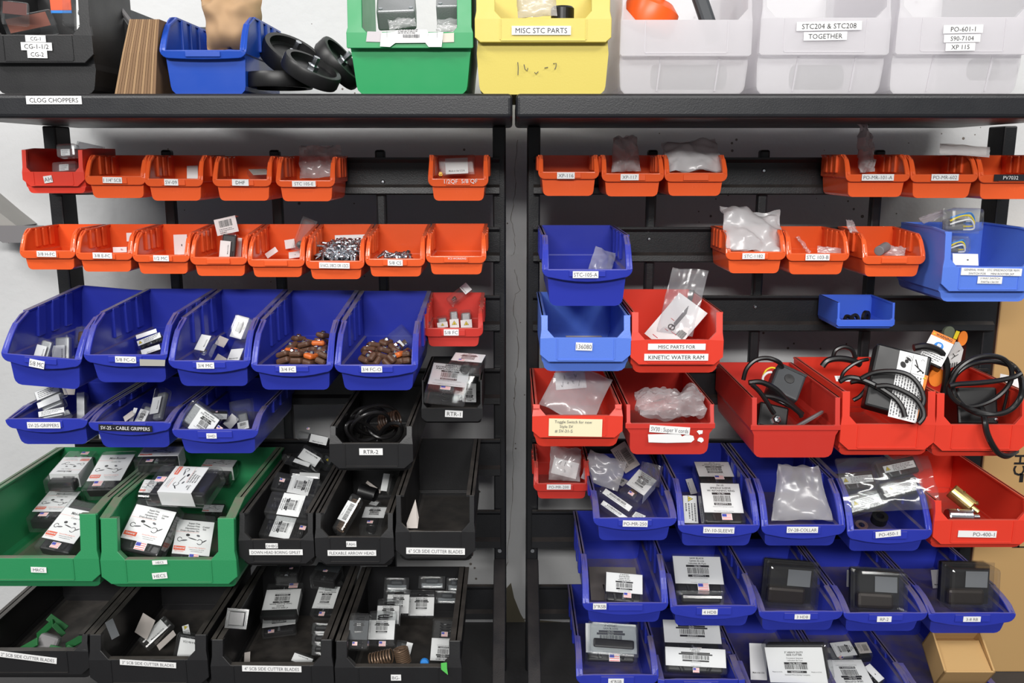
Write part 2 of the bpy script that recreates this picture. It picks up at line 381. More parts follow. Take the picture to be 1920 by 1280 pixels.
# ------------------------------------------------------------------ storage bins
BINS = {}
def lerp(a, b, t): return a + (b - a) * t
class Bin: pass
def halfwidth(B, z):
    if z < B.zs0: return lerp(B.wb, B.wl, max(z, 0) / max(B.zs0, 1e-4))
    if z < B.zs1: return lerp(B.wl, B.wu, (z - B.zs0) / (B.zs1 - B.zs0))
    return B.wu
def front(B, z):
    r = B.L - B.rec
    return lerp(B.Lb, r, max(0, z) / max(B.zb, 1e-4)) if z < B.zb else lerp(r, B.L - .001, min(1, (z - B.zb) / (B.zl - B.zb)))
def ztop(B, s):
    if B.kind == 'R':
        return lerp(B.H, B.zf, s / (B.st + .02)) if s < B.st + .02 else max(B.zl, B.zl + (B.zf - B.zl) * (1 - ((s - B.st - .02) / (1 - B.st - .02)) ** B.p))
    return B.H if s < B.sc else lerp(B.H, B.zf, (s - B.sc) / (.97 - B.sc)) if s < .97 else lerp(B.zf, B.zl, (s - .97) / .03)
def sbin(key, kind, mat, x0, x1, yl, yb, ybot, L, ytop, yf, labels=(), label='', group=None, back=None, roll=0, fw=10, p=2.2, st=.74, scf=.7, rw=None, thick=.0024, fthick=None,
         wide=(.86, .8), slot=True, name='storage_bin', cat='bin', bulge=0, chamf=None, lab=None, nrec=False, noback=False):
    B = Bin(); B.kind, B.L, B.p, B.st, B.sc = kind, L, p, st, scf
    back = YR - .016 if back is None else back
    Yf = back - L; xc = (x0 + x1) / 2
    a, b_ = P(x0, yl, Yf), P(x1, yl, Yf); B.W = W = b_.x - a.x; Xc = (a.x + b_.x) / 2; k = W / (x1 - x0)
    B.rec = .009 if W < .13 else .014; B.Lb = min(L * (.92 if kind == 'R' else .93), L - B.rec)
    if nrec: B.rec = .003; B.Lb = L * .97
    zlip, zbt, z0 = P(xc, yl, Yf).z, P(xc, yb, Yf).z, P(xc, ybot, back - B.Lb).z
    B.zl, B.zb = zlip - z0, zbt - z0
    B.H = P(xc, ytop, back).z - z0; B.zf = min(B.H, P(xc, yf, back - L * (.8 if kind == 'R' else .95)).z - z0)
    B.fw = fw * k
    rw = (B.fw * .7 if kind == 'R' else .012) if rw is None else rw
    B.wu = W / 2 - (B.fw * .45 if kind == 'R' else max(rw, .002) * .5); B.wl, B.wb = W / 2 * wide[0], W / 2 * wide[1]
    B.wi = W / 2 - B.fw
    B.zs0, B.zs1 = (max(.004, lerp(B.zb, B.zl, .55)), lerp(B.zb, B.zl, .55) + .002) if kind == 'R' else (max(.004, B.zb * .8), max(.008, B.zb))
    B.M = Matrix.Translation((Xc, back, z0)) @ Matrix.Rotation(R(roll), 4, 'Y'); B.Yf, B.back, B.z0, B.Xc = Yf, back, z0, Xc; B.boxes = []; B.key = key
    B.root = thing(name, label, cat, group=group, M=B.M)
    # shell
    S = [0, .15, .3, .45, .6] + ([st - .001, st + .02, lerp(st, 1, .3), lerp(st, 1, .45), lerp(st, 1, .6), lerp(st, 1, .73), lerp(st, 1, .84), lerp(st, 1, .93), 1] if kind == 'R' else [scf, lerp(scf, .97, .5), .97, 1])
    S = sorted(set(S)); zr = [1, .8, .6, .4, .2, 0]
    mb = MB(); rows = []
    fr = min(.012, .2 * B.zl)
    for s in S:
        zt = ztop(B, s); half = []
        for t in zr: half.append(lerp(B.zs1, max(zt, B.zs1), t))
        half += [B.zs0] + ([B.zb] if fr < B.zb < B.zs0 - .001 else [lerp(fr, B.zs0, .7)]) + [lerp(fr, min(B.zs0, max(B.zb, fr)), .5), fr]
        pts = [(halfwidth(B, z), min(z, zt)) for z in half]
        for j in (30, 60, 90): pts.append((halfwidth(B, fr) - fr * (1 - math.cos(R(j))), fr * (1 - math.sin(R(j)))))
        row = [Vector((-x, -s * front(B, z), z)) for x, z in pts] + [Vector((x, -s * front(B, z), z)) for x, z in reversed(pts)]
        rows.append(row)
    n = len(rows[0]); v = [q for r_ in rows for q in r_]; f = []
    for i in range(len(rows) - 1):
        for j in range(n - 1): f.append((i * n + j, i * n + j + 1, (i + 1) * n + j + 1, (i + 1) * n + j))
    for i in ((len(rows) - 1,) if noback else (0, len(rows) - 1)):
        for j in range(n // 2 - 1): f.append((i * n + j, i * n + j + 1, i * n + n - 2 - j, i * n + n - 1 - j))
    mb.add(v, f, mat)
    o = mb.build('body', B.root, solid=thick)
    bm = bmesh.new(); bm.from_mesh(o.data); bmesh.ops.remove_doubles(bm, verts=bm.verts, dist=1e-5); bmesh.ops.dissolve_degenerate(bm, edges=bm.edges, dist=1e-5); bmesh.ops.recalc_face_normals(bm, faces=bm.faces); bm.to_mesh(o.data); bm.free()
    # front frame: lip, side flanges
    pr = []
    c = .0
    if kind == 'R':
        N = 7
        for i in range(N):
            u = i / (N - 1); z = lerp(B.zf, B.zl + .35 * (B.zl - B.zb), u ** .7)
            pr.append(((B.wi, z), (W / 2 - .0015 * (1 - u), z)))
        ro = min(B.fw * 1.3, (B.zl - B.zb) * 1.2)
        for j in range(6):
            a_ = R(90 * j / 5); pr.append(((B.wi, B.zl), (W / 2 - ro + ro * math.cos(a_), B.zb + ro - ro * math.sin(a_))))
        for u in (.66, .33): pr.append(((B.wi * u, B.zl), ((W / 2 - ro) * u, B.zb - bulge * k * (1 - u * u))))
        pr.append(((0, B.zl), (0, B.zb - bulge * k)))
    else:
        ch = (B.zl - B.zb) * (.3 if chamf is None else chamf); ins = W * .012; ic = (B.zl - B.zb) * .3
        pr = [((B.wi, B.zf), (W / 2 - ins, B.zf)), ((B.wi, lerp(B.zl, B.zf, .5)), (W / 2 - ins, lerp(B.zl, B.zf, .5))), ((B.wi, B.zl + ic), (W / 2 - ins, B.zl + ic)), ((B.wi - ic * .9, B.zl), (W / 2, B.zl - .1 * ic)),
              ((B.wi - ic * 1.2, B.zl), (W / 2, B.zb + ch)), ((B.wi - ic * 1.6, B.zl), (W / 2 - ch * 1.15, B.zb)), ((0, B.zl), (0, B.zb - bulge * k))]
    def yr(z):
        if z <= B.zl + 1e-6: return -L
        u = min(1, max(0, (B.zf - z) / max(1e-5, B.zf - B.zl)))
        return -(L * (st + .02 + (1 - st - .02) * u ** (1 / p))) if kind == 'R' else -L * (1 - .03 * (1 - u))
    lp = [(Vector((-i[0], yr(i[1]), i[1])), Vector((-q[0], yr(q[1]) + (.002 if kind == 'R' else 0), q[1]))) for i, q in pr]
    lp += [(Vector((i[0], yr(i[1]), i[1])), Vector((q[0], yr(q[1]) + (.002 if kind == 'R' else 0), q[1]))) for i, q in reversed(pr[:-1])]
    fm = MB(); v = [q for a_ in lp for q in a_]; fm.add(v, [(2 * i, 2 * i + 1, 2 * i + 3, 2 * i + 2) for i in range(len(lp) - 1)], mat)
    fo = fm.build('front_lip', B.root)
    bm = bmesh.new(); bm.from_mesh(fo.data); bmesh.ops.remove_doubles(bm, verts=bm.verts, dist=1e-5); bmesh.ops.recalc_face_normals(bm, faces=bm.faces)
    if sum((f_.normal.y for f_ in bm.faces)) > 0: bmesh.ops.reverse_faces(bm, faces=bm.faces)
    bm.to_mesh(fo.data); bm.free()
    d = fo.modifiers.new('thickness', 'SOLIDIFY'); d.thickness = fthick or (.0045 if kind == 'R' else .006 if W < .2 else .012); d.offset = -1
    d = fo.modifiers.new('soft edges', 'BEVEL'); d.width = .0012; d.segments = 2; d.limit_method = 'ANGLE'; d.angle_limit = R(50)
    B.fmat = mat
    # rim along the side tops, ribs, label slot
    s1 = st if kind == 'R' else scf
    for sg in (-1, 1):
        rm = MB()
        xo = sg * (W / 2 - .001); xi = sg * (W / 2 - rw - .001)
        lo, hi = min(xo, xi), max(xo, xi)
        z1 = B.zf if kind == 'R' else B.H; s2 = s1 + (.02 if kind == 'R' else 0)
        rm.add([(lo, -s2 * L, z1 - .003), (hi, -s2 * L, z1 - .003), (hi, -.001, B.H - .003), (lo, -.001, B.H - .003), (lo, -s2 * L, z1), (hi, -s2 * L, z1), (hi, -.001, B.H), (lo, -.001, B.H)],
              [(0, 3, 2, 1), (4, 5, 6, 7), (0, 1, 5, 4), (1, 2, 6, 5), (2, 3, 7, 6), (3, 0, 4, 7)], mat)
        if kind == 'A': rm.add([(lo, -s1 * L, B.H - .003), (hi, -s1 * L, B.H - .003), (hi, -.965 * L, B.zf - .003), (lo, -.965 * L, B.zf - .003), (lo, -s1 * L, B.H), (hi, -s1 * L, B.H), (hi, -.965 * L, B.zf), (lo, -.965 * L, B.zf)],
              [(0, 3, 2, 1), (4, 5, 6, 7), (0, 1, 5, 4), (1, 2, 6, 5), (2, 3, 7, 6), (3, 0, 4, 7)], mat)
        if kind == 'R':
            rb = .07 * L + .006
            for u in (.2, .38, .56): rm.rbox((sg * B.wu - .0055, -u * L - rb / 2 - .004, B.zs1 + .15 * (B.H - B.zs1)), (sg * B.wu + .0055, -u * L + rb / 2 - .004, lerp(B.H, B.zf, u / s2) - .0015), mat, .002)
        rm.build('side_rim', B.root)
    if slot:
        sl = MB(); w2 = W * (.2 if kind == 'R' else .31); za, zb2 = (lerp(B.zb, B.zl, .16), lerp(B.zb, B.zl, .84)) if kind == 'R' else (lerp(B.zb, B.zl, .1), lerp(B.zb, B.zl, .97))
        e = .0016
        if kind == 'R': sl.rbox((-w2, -L - .0011, za), (w2, -L + .001, zb2), mat, .0008)
        else:
            sl.box((-w2 - e, -L - .0012, za), (-w2, -L + .001, zb2), mat); sl.box((w2, -L - .0012, za), (w2 + e, -L + .001, zb2), mat); sl.box((-w2, -L - .0012, za - e), (w2, -L + .001, za), mat)
        sl.build('label_holder', B.root)
    for t in labels:
        body, cx, cy, w, h = t[:5]; rot = t[5] if len(t) > 5 else 0; stl = t[6] if len(t) > 6 else 'w'
        m_, ink = {'w': (WHITE, GREYINK), 'k': (WHITE, INK), 'b': (BLKLAB, WHINK), 't': (None, WHINK), 'n': (NOTE, GREYINK), 'r': (WHITE, GREYINK), 'x': (TAPE, INK), 'p': (NOTE, INK)}[stl]
        sticker(B.root, body, cx, cy, w, h, rot, Yf - .0022, m_, ink, align=1 if stl == 'r' else 0, frac=.6 if h > 12.5 and '\n' not in body else .56)
    BINS[key] = B
    return B
SL, BL = .137, .276          # lengths of the small and of the long shelf bins
def small(key, x0, x1, yl, yb, ybot, ytop, yf, labels, label, group, mat=ORANGE, **k):
    return sbin(key, 'R', mat, x0, x1, yl, yb, ybot, SL, ytop, yf, labels, label, group, fw=k.pop('fw', 9.5), **k)
def blue(key, x0, x1, yl, yb, ybot, ytop, yf, labels, label, group, mat=BLUE, **k):
    return sbin(key, 'R', mat, x0, x1, yl, yb, ybot, BL, ytop, yf, labels, label, group, fw=k.pop('fw', 13), bulge=k.pop('bulge', 8), st=k.pop('st', .72), p=k.pop('p', 2.0), **k)
def akro(key, mat, x0, x1, yl, yb, ybot, L, ytop, yf, labels, label, group=None, **k):
    return sbin(key, 'A', mat, x0, x1, yl, yb, ybot, L, ytop, yf, labels, label, group, wide=k.pop('wide', (.92, .86)), **k)
G1, G2 = 'small bins on the top rail under the printed shelf strip', 'small bins on the second rail under the printed shelf strip'
A_, B_ = 'rack with the green bins', 'rack beside the tall carton'
akro('r1', RED, 41, 157, 322, 349, 361, SL, 279, 281, [('AH', 90, 336, 16, 13, -8)], 'small red chamfer-fronted bin at the outer end of the top rail, clear clamshells in it', G1, fw=9, rw=.005, chamf=.45)
small('r2', 157, 272, 330, 347, 370, 291, 289, [('1 1/4" SCB', 210.6, 337.6, 36, 11, 1)], 'small empty orange bin beside the small red one on the top rail', G1)
small('r3', 269, 380, 335, 350, 375, 291, 291, [('SV-09', 321, 341.5, 26, 12, 1)], 'small orange bin with one blank white card, third on the top rail', G1)
small('r4', 397, 509, 336, 350, 375, 292, 293, [('DHF', 450.6, 342, 31, 12, 1, 'k')], 'small orange bin with a bold three-letter sticker, fourth on the top rail', G1)
small('r5', 516, 628, 338, 351, 376, 292, 294, [('STC 105-E', 569.7, 344.5, 44, 10.5)], 'small orange bin with a crumpled clear bag, next to the bare part of the rail', G1)
small('r6', 802, 916, 335, 350, 375, 291, 290, [('1/2QF  5/8 QF', 864, 339.5, 73, 13, -1, 't')], 'small orange bin alone by the post, white lettering straight on its lip', G1)
G3 = 'small bins on the top rail beside the carton'
small('r7', 1009, 1124, 322, 336, 366, 291, 282, [('XP-116', 1061, 329, 33, 12)], 'small empty orange bin by the middle post on the top rail beside the carton rack', G3)
small('r8', 1128, 1246, 325, 341, 367, 291, 282, [('XP-117', 1180.6, 332, 34, 11.5)], 'small orange bin with a standing hazy bag, between an empty bin and an unlabelled one', G3)
small('r9', 1246, 1365, 324, 341, 366, 291, 282, [], 'small orange bin without sticker, a square clear bag sticking up out of it', G3)
small('r10', 1586, 1708, 327, 341, 368, 290, 284, [('PO-MR-101-A', 1646, 332.5, 60, 12)], 'small orange bin holding a tall twisted bag that reaches the shelf', G3)
small('r11', 1708, 1836, 327, 342, 370, 291, 284, [('PO-MR-602', 1772, 332.4, 51, 12)], 'small empty orange bin between the twisted bag and the black-labelled bin', G3)
small('r12', 1836, 1960, 328, 343, 372, 291, 287, [('PV7032', 1895, 333, 62, 12, 0, 'b')], 'small orange bin with a black label strip, cut by the picture edge', G3)
row2 = [('s1', 35, 140, 470, 485, 504, '3/8 H-FC', 87, 476, 36, 'small empty orange bin at the outer end of the second rail'),
        ('s2', 140, 248, 474, 488, 508, '3/8 E-FC', 192, 479, 36, 'small orange bin with a white box printed with a flag, second rail'),
        ('s3', 247, 355, 478, 492, 512, '1/2 MC', 302, 484, 29, 'small orange bin with one blank white card, third on the second rail'),
        ('s4', 355, 463, 482, 497, 516, '', 0, 0, 0, 'small unlabelled orange bin with white boxes standing up, fourth on the second rail'),
        ('s5', 463, 571, 486, 501, 518, '', 0, 0, 0, 'small unlabelled orange bin with a clear tube and white cards, beside the bin of screws'),
        ('s6', 572, 683, 489, 505, 522, '5/16CS, 3/8CS OR 1/2CS', 627, 497.5, 57, 'small orange bin heaped full of shiny screws'),
        ('s7', 684, 797, 485, 500, 517, '5/8 CS', 741, 492.5, 28, 'small orange bin with only a few screws at its front')]
for key, x0, x1, yl, yb, yt, t, cx, cy, w, lab in row2:
    small(key, x0, x1, yl, yb, yt, 420, yl - 42, [(t, cx, cy, w, 11, 1)] if t else [], lab, G2)
small('s8', 798, 912, 480, 494, 513, 419, 438, [('FCS WORKING', 857, 484.5, 72, 6.5, 0, 't')], 'small empty orange bin nearest the middle posts on the second rail', G2)
G4 = 'small bins on the second rail beside the carton'
small('s10', 1361, 1475, 472, 488, 511, 423, 430, [('STC-1182', 1413, 480, 42, 11)], 'small orange bin with a big hazy bag flopping over its rim', G4)
small('s11', 1475, 1594, 475, 490, 513, 424, 433, [('STC 103-B', 1533, 482, 45, 12)], 'small orange bin with a curled strip, between the hazy bag and the metal tube', G4)
small('s12', 1618, 1737, 480, 496, 517, 424, 438, [], 'small unlabelled orange bin with a metal tube, next to the big light blue bin', G4)
blue('s9', 1016, 1187, 505, 521, 572, 422, 428, [('STC-105-A', 1098, 514.7, 48, 13)], 'blue bin on the second rail by the middle post, with a clear sheet', None, st=.8)
akro('s13', LBLUE, 1768, 1945, 500, 546, 564, .185, 416, 434, [('GENERAL WIRE    STC SPEEDROOTER 90/91\nSWITCH FOR      MINI ROOTER JXP', 1859, 509.5, 114, 14, 1), ('3 WAY SWITCH\nPART#-136130', 1856, 525, 46, 13.5, 1)],
     'big light blue bin with several typed stickers, clear wire packages in it', fw=14, rw=.006)
G5 = 'long blue bins on the third rail'
blue('t1', -5, 146, 668, 684, 724, 539, 590, [('5/8 MC', 69, 682, 28, 15, 12)], 'long blue bin at the outer end of the third rail, hanging askew', G5, roll=5)
blue('t2', 155, 313, 665, 681, 715, 541, 588, [('5/8 FC-O', 235.5, 674, 39, 12, 2)], 'long blue bin with a strip of grey tape on its lip', G5)
blue('t3', 314, 469, 676, 692, 722, 542, 598, [('3/4 MC', 385, 685, 33, 12)], 'long blue bin full of small white-carded packages, middle of the third rail', G5)
blue('t4', 469, 625, 684, 699, 729, 544, 602, [('3/4 FC', 539.5, 692, 31, 12)], 'long blue bin holding brown clamps with orange marks, no package', G5)
blue('t5', 626, 784, 684, 700, 730, 545, 604, [('3/4 FC-O', 697, 692, 39, 12)], 'long blue bin with brown clamps and one clear package', G5)
small('t6', 793, 906, 615, 632, 648, 548, 578, [('5/8 FC', 846, 623, 28, 12)], 'small dark red bin by the middle post with three yellow warning triangles', None, mat=DRED)
akro('t7', LBLUE, 1013, 1184, 633, 678, 694, BL, 547, 583, [('136080', 1095, 649.5, 31, 15, 2)], 'light blue chamfer-fronted bin, empty, under the dark blue bin', fw=14, rw=.008)
akro('t8', RED, 1183, 1357, 637, 683, 697, BL, 542, 572, [('MISC PARTS FOR', 1269, 650, 108, 12, 0, 'k'), ('KINETIC WATER RAM', 1268, 669.5, 120, 13, 0, 'k')], 'red bin with two lines of large stickers and a leaflet in a bag', fw=14, rw=.006)
akro('t9', MBLUE, 1569, 1678, 600, 612, 614, .105, 552, 566, [], 'tiny shallow blue bin hanging alone on the third rail', fw=5, rw=.004, slot=False, wide=(.94, .9))
G6 = 'long blue bins on the fourth rail'
blue('u1', 8, 163, 785, 804, 831, 705, 722, [('SV-25-GRIPPERS', 82, 797, 62, 12)], 'long blue bin on the fourth rail at the outer end, heaped with clear packages', G6)
blue('u2', 164, 320, 791, 809, 837, 706, 722, [('SV-25 - CABLE GRIPPERS', 235, 802.5, 100, 12, 2, 'b')], 'long blue bin with a black label strip', G6)
blue('u3', 321, 484, 805, 823, 848, 708, 727, [('SHD', 396.6, 817, 19, 10)], 'long blue bin over the green bins with a spear-head package leaning out', G6)
akro('u4', BLACK, 617, 774, 831, 878, 880, BL, 725, 768, [('RTR-2', 695.6, 846.6, 44, 13, 0, 'k')], 'black bin full of glossy black cable loops', fw=12, rw=.012)
akro('u5', BLACK, 790, 905, 765, 790, 791, .2, 668, 700, [('RTR-1', 851, 775.7, 33, 13, 3, 'k')], 'small black bin by the middle post piled with retrieving tool packages', fw=4, rw=.006, slot=False)
akro('u6', RED, 998, 1168, 779, 820, 835, BL, 690, 708, [('', 1079, 801.5, 100, 34, 1, 'n')], 'red bin with a handwritten cream note on its front', fw=14, rw=.008)
akro('u7', DRED, 1173, 1341, 794, 803, 850, BL, 690, 712, [('SV30 : Super V cords', 1255.6, 805.5, 76, 14, 4)], 'worn red bin with torn label remains, a crumpled bag inside', nrec=True, fw=9, rw=.006, slot=False, wide=(.88, .86), chamf=.1)
akro('u8', DRED, 1408, 1577, 798, 806, 856, BL, 679, 728, [], 'worn scuffed red bin without sticker, black switch box and pedal inside', nrec=True, fw=11, rw=.006, slot=False, wide=(.9, .86), chamf=.1)
akro('u9', RED, 1577, 1755, 795, 843, 851, BL, 669, 728, [], 'red bin overflowing with a motor control box and cords', fw=16, rw=.008)
akro('u10', RED, 1754, 1932, 796, 845, 853, BL, 672, 735, [], 'red bin under the coiled black cord, next to the tall carton', fw=16, rw=.008)
akro('v1', GREEN, -78, 185, 1046, 1090, 1097, .34, 838, 960, [('MRCS', 72.5, 1068, 29, 11, 2)], 'large green bin cut by the picture edge', fw=34, rw=.016, scf=.8)
akro('v2', GREEN, 187, 443, 1049, 1095, 1098, .34, 838, 968, [('HECS', 299.5, 1079, 28, 12, -5)], 'large green bin fully in view, cutter set packages inside', fw=34, rw=.016, scf=.8)
sticker(BINS['v2'].root, 'HECS', 299.5, 1054, 28, 8, -3, BINS['v2'].Yf - .0022, WHITE, GREYINK)
G7 = 'black bins on the sixth rail'
akro('v3', BLACK, 447, 588, 1012, 1056, 1058, .32, 850, 938, [('DHBG', 509.5, 1023, 23, 10), ('DOWN HEAD BORING GIMLET', 517.5, 1035, 100, 11)], 'black bin of gimlet packages in a column, beside the green bin', G7, fw=11, rw=.014)
akro('v4', BLACK, 590, 738, 1007, 1057, 1059, .32, 850, 938, [('FAH-', 658.7, 1019.7, 19, 11), ('FLEXABLE ARROW HEAD', 659.8, 1036.4, 91, 11)], 'black bin with a tall clear tube package, middle of its row', G7, fw=11, rw=.014)
akro('v5', BLACK, 741, 891, 996, 1047, 1049, .32, 822, 925, [('6" SCB SIDE CUTTER BLADES', 816.7, 1033, 110, 12.5, 1)], 'dusty empty black bin nearest the middle post', G7, fw=11, rw=.014)
small('v6', 1000, 1107, 906, 922, 933, 832, 850, [('PO-MR-200', 1047.8, 912.7, 45, 10)], 'small dusty red bin low by the middle post with a hand-written bag', None, mat=DRED)
G8 = 'long blue bins on the upper of the three low blue rows'
blue('v7', 1112, 1270, 971, 988, 1011, 850, 893, [('PO-MR-250', 1191, 981.5, 46.5, 12, 1)], 'long blue bin crammed with flagged blister packs, next to the small dusty red bin', G8)
blue('v8', 1271, 1426, 984, 1001, 1021, 830, 900, [('SV-10-SLEEVE', 1347.8, 994, 58, 12, 1)], 'long blue bin with two spindle sleeve packages one above the other', G8)
blue('v9', 1428, 1587, 984, 1004, 1021, 830, 895, [('SV-28-COLLAR', 1504.5, 993, 58.5, 12)], 'long blue bin with only a big milky bag in it', G8)
blue('v10', 1589, 1750, 993, 1013, 1031, 830, 903, [('PO-450-1', 1665.4, 1000.7, 47, 12, -6)], 'long blue bin with a bag of warning-labelled packs lying across it', G8)
akro('v11', RED, 1752, 1936, 975, 1020, 1024, BL, 845, 905, [('PO-400-1', 1832.4, 1001, 72, 13, 1, 'r')], 'red bin with brass-coloured couplings, lowest red one', fw=14, rw=.008)
akro('w1', BLACK, -55, 165, 1220, 1264, 1268, .3, 1052, 1130, [('2" SCB SIDE CUTTER BLADES', 52, 1232, 108, 12, 8)], 'big black bin with green bits, at the outer bottom corner', 'big black bins in the bottom row', fw=13, rw=.018)
akro('w2', BLACK, 165, 389, 1236, 1284, 1288, .3, 1052, 1125, [('3" SCB SIDE CUTTER BLADES', 277.5, 1244, 105, 11, 4)], 'big black bin half empty, under the fully visible green bin', 'big black bins in the bottom row', fw=24, rw=.02)
akro('w3', BLACK, 394, 625, 1247, 1296, 1300, .3, 1060, 1140, [('4" SCB SIDE CUTTER BLADES', 509.6, 1253.5, 111, 12, 1)], 'big black bin of stacked side cutter packages', 'big black bins in the bottom row', fw=24, rw=.02)
akro('w4', BLACK, 627, 866, 1250, 1300, 1304, .3, 1062, 1142, [('BG-', 742.5, 1270, 19, 12)], 'big black bin of boring gimlets with loose brown springs', 'big black bins in the bottom row', fw=24, rw=.02)
G9 = 'long blue bins on the middle of the three low blue rows'
blue('x1', 1092, 1254, 1130, 1147, 1164, 957, 1042, [('3"RSB', 1124.5, 1136.5, 25, 12)], 'long blue bin with a rotary saw blade pack, first from the middle post', G9)
blue('x2', 1257, 1421, 1135, 1155, 1171, 990, 1052, [('4 HDB', 1331, 1147, 29, 11)], 'long blue bin with a large saw blade card lying flat', G9)
blue('x3', 1423, 1582, 1146, 1163, 1179, 1010, 1058, [('3 HDB', 1504.5, 1156, 29, 10)], 'long blue bin with one dark clear box, third of its row from the middle post', G9)
blue('x4', 1582, 1741, 1149, 1165, 1181, 1010, 1060, [('RP-2', 1658, 1160.5, 27, 11)], 'long blue bin with one dark clear box, between two bins holding the same', G9)
blue('x5', 1742, 1907, 1149, 1168, 1185, 1010, 1065, [('3-8 RB', 1822.5, 1160.5, 32.5, 10.5)], 'long blue bin with a dark clear box, next to the tall carton', G9)
G10 = 'long blue bins in the bottom row'
blue('z1', 1080, 1236, 1265, 1284, 1302, 1095, 1182, [('4"RSB', 1155, 1277, 29, 11)], 'long blue bin at the bottom beside the bare floor', G10)
blue('z2', 1233, 1397, 1274, 1292, 1310, 1140, 1188, [('4 HDBC', 1322, 1285, 24, 10)], 'long blue bin at the bottom with two flagged cards in a stack', G10)
blue('z3', 1397, 1560, 1286, 1304, 1322, 1140, 1205, [], 'long blue bin at the bottom with a large upright side cutter card', G10)
blue('z4', 1560, 1716, 1290, 1308, 1326, 1140, 1212, [], 'long blue bin at the bottom with slanting white-carded packages', G10)
blue('z5', 1712, 1874, 1290, 1308, 1326, 1150, 1205, [], 'long blue bin at the bottom with an open brown cardboard box in it', G10)
# ------------------------------------------------------------------ what lies in the bins: kit
def obb_inside(q, bx):
    M, lo, hi = bx; p = M @ q
    return all(lo[i] < p[i] < hi[i] for i in range(3))
GRID = [(a, b, c) for a in (.03, .27, .5, .73, .97) for b in (.03, .27, .5, .73, .97) for c in (.1, .9)]
def hits(B, M, lo, hi):
    """how far a box would cut its bin, the other bins, the rails and what already lies in the bin"""
    pen = 0; W = [M @ Vector([lo[i] + g[i] * (hi[i] - lo[i]) for i in range(3)]) for g in GRID]
    Bi = B.Mi; zmin = 9
    for w in W:
        q = Bi @ w; zmin = min(zmin, q.z)
        if q.z < .003: pen += .003 - q.z
        fr_ = front(B, max(q.z, 0))
        zt = ztop(B, min(1, max(0, -q.y / fr_)))
        if q.z < zt + .004:
            e = abs(q.x) - (min(halfwidth(B, max(q.z, 0)), B.W / 2 - B.rwid) - .004)
            if e > 0: pen += min(e, .03)
        if q.z < B.zl + .002 and -q.y > fr_ - .013: pen += min(.03, -q.y - fr_ + .013)
        if -q.y > fr_ - .008 and q.z < B.zf + .003 and abs(q.x) > B.wi - .002: pen += .01
        if w.y > YR - .018: pen += w.y - YR + .018
        for O in NEAR[B.key]:
            r = O.Mi @ w
            if abs(r.x) < O.W / 2 + .002 and -O.L - .003 < r.y < .003 and -.003 < r.z < ztop(O, min(1, max(0, -r.y / O.L))) + .003:
                pen += min(.02, (r.z + .004) if r.z < .5 * O.H else .02)
        for bx in B.boxes:
            if obb_inside(w, bx): pen += .006
    return pen, zmin
NEAR = {}
def near_init():
    for k, B in BINS.items():
        B.Mi = B.M.inverted(); B.rwid = .012 if B.kind == 'A' else .004
        NEAR[k] = [O for j, O in BINS.items() if j != k and abs(O.Xc - B.Xc) < (O.W + B.W) / 2 + .05 and abs(O.z0 - B.z0) < .32]
near_init()
def fit(A, Bp, Cc, Y, tilt, turn=0):
    """upright-to-lying plane through the middle of the figure at distance Y; gives the placement and the true size of the figure"""
    n = Matrix.Rotation(R(turn), 3, 'Z') @ Vector((0, -math.cos(R(tilt)), math.sin(R(tilt))))
    m = ((Bp[0] + Cc[0]) / 2, (Bp[1] + Cc[1]) / 2); P0 = P(m[0], m[1], Y); o = Vector((0, 0, ZC))
    pts = []
    for q in (A, Bp, Cc):
        d = ray(*q); pts.append(o + d * ((P0 - o).dot(n) / d.dot(n)))
    e1 = pts[1] - pts[0]; w = e1.length; e1.normalize(); e2 = pts[0] - pts[2]; l0 = e2.length; sk = abs(e2.dot(e1)) / max(l0, 1e-6); e2 -= e1 * e2.dot(e1); h = e2.length
    if h < 1e-5: return None
    e2.normalize(); e3 = e1.cross(e2)
    c = (pts[1] + pts[2]) / 2
    return Matrix((tuple(e1) + (0,), tuple(e2) + (0,), tuple(e3) + (0,), (0, 0, 0, 1))).transposed(), c, w, h, sk
LOG = []
def settle(B, A, Bp, Cc, ext, t, v=None, tilt=None, turn=0, who='', pref=48, smax=None, zhi=.001):
    """choose the distance and slope at which the figure lies clear of the bin and of its neighbours"""
    best = None; cand = []
    for tn in ([turn] if tilt is not None else [turn - 28, turn - 14, turn, turn + 14, turn + 28]):
        for tl in ([tilt] if tilt is not None else [8, 18, 28, 38, 46, 54, 62, 70, 78]):
            r = fit(A, Bp, Cc, B.Yf + .05, tl, tn)
            if r: cand.append((r[4], tn, tl))
    ms = min(c[0] for c in cand)
    for sk, tn, tl in [c for c in cand if c[0] < ms + .2]:
      for vv in ([v] if v is not None else [B.L * k / 13 for k in range(1, 13)]):
            r = fit(A, Bp, Cc, B.Yf + vv, tl, tn)
            if not r: continue
            Mr, c, w, h, _s = r; M = Matrix.Translation(c) @ Mr
            lo = Vector((-w / 2 - ext[0] * w, -h / 2 - ext[3] * h, -t)); hi = Vector((w / 2 + ext[1] * w, h / 2 + ext[2] * h, zhi))
            pen, zm = hits(B, M, lo, hi)
            cost = pen * 6 + sk * .06 + abs(tn - turn) * .0004 + abs(tl - pref) * .0006 + max(0, zm) * .25 + abs(math.log(w / max(h, .001)) if smax is None else math.log((w / h) / smax)) * (.012 if smax is None else .06)
            if best is None or cost < best[0]: best = (cost, M, w, h, lo, hi, pen, vv, tl)
    cost, M, w, h, lo, hi, pen, vv, tl = best
    B.boxes.append((M.inverted(), lo, hi))
    if pen > .02: LOG.append('%s in %s: pen %.3f v %.3f tilt %d w %.3f h %.3f' % (who[:34], B.key, pen, vv, tl, w, h))
    return M, w, h
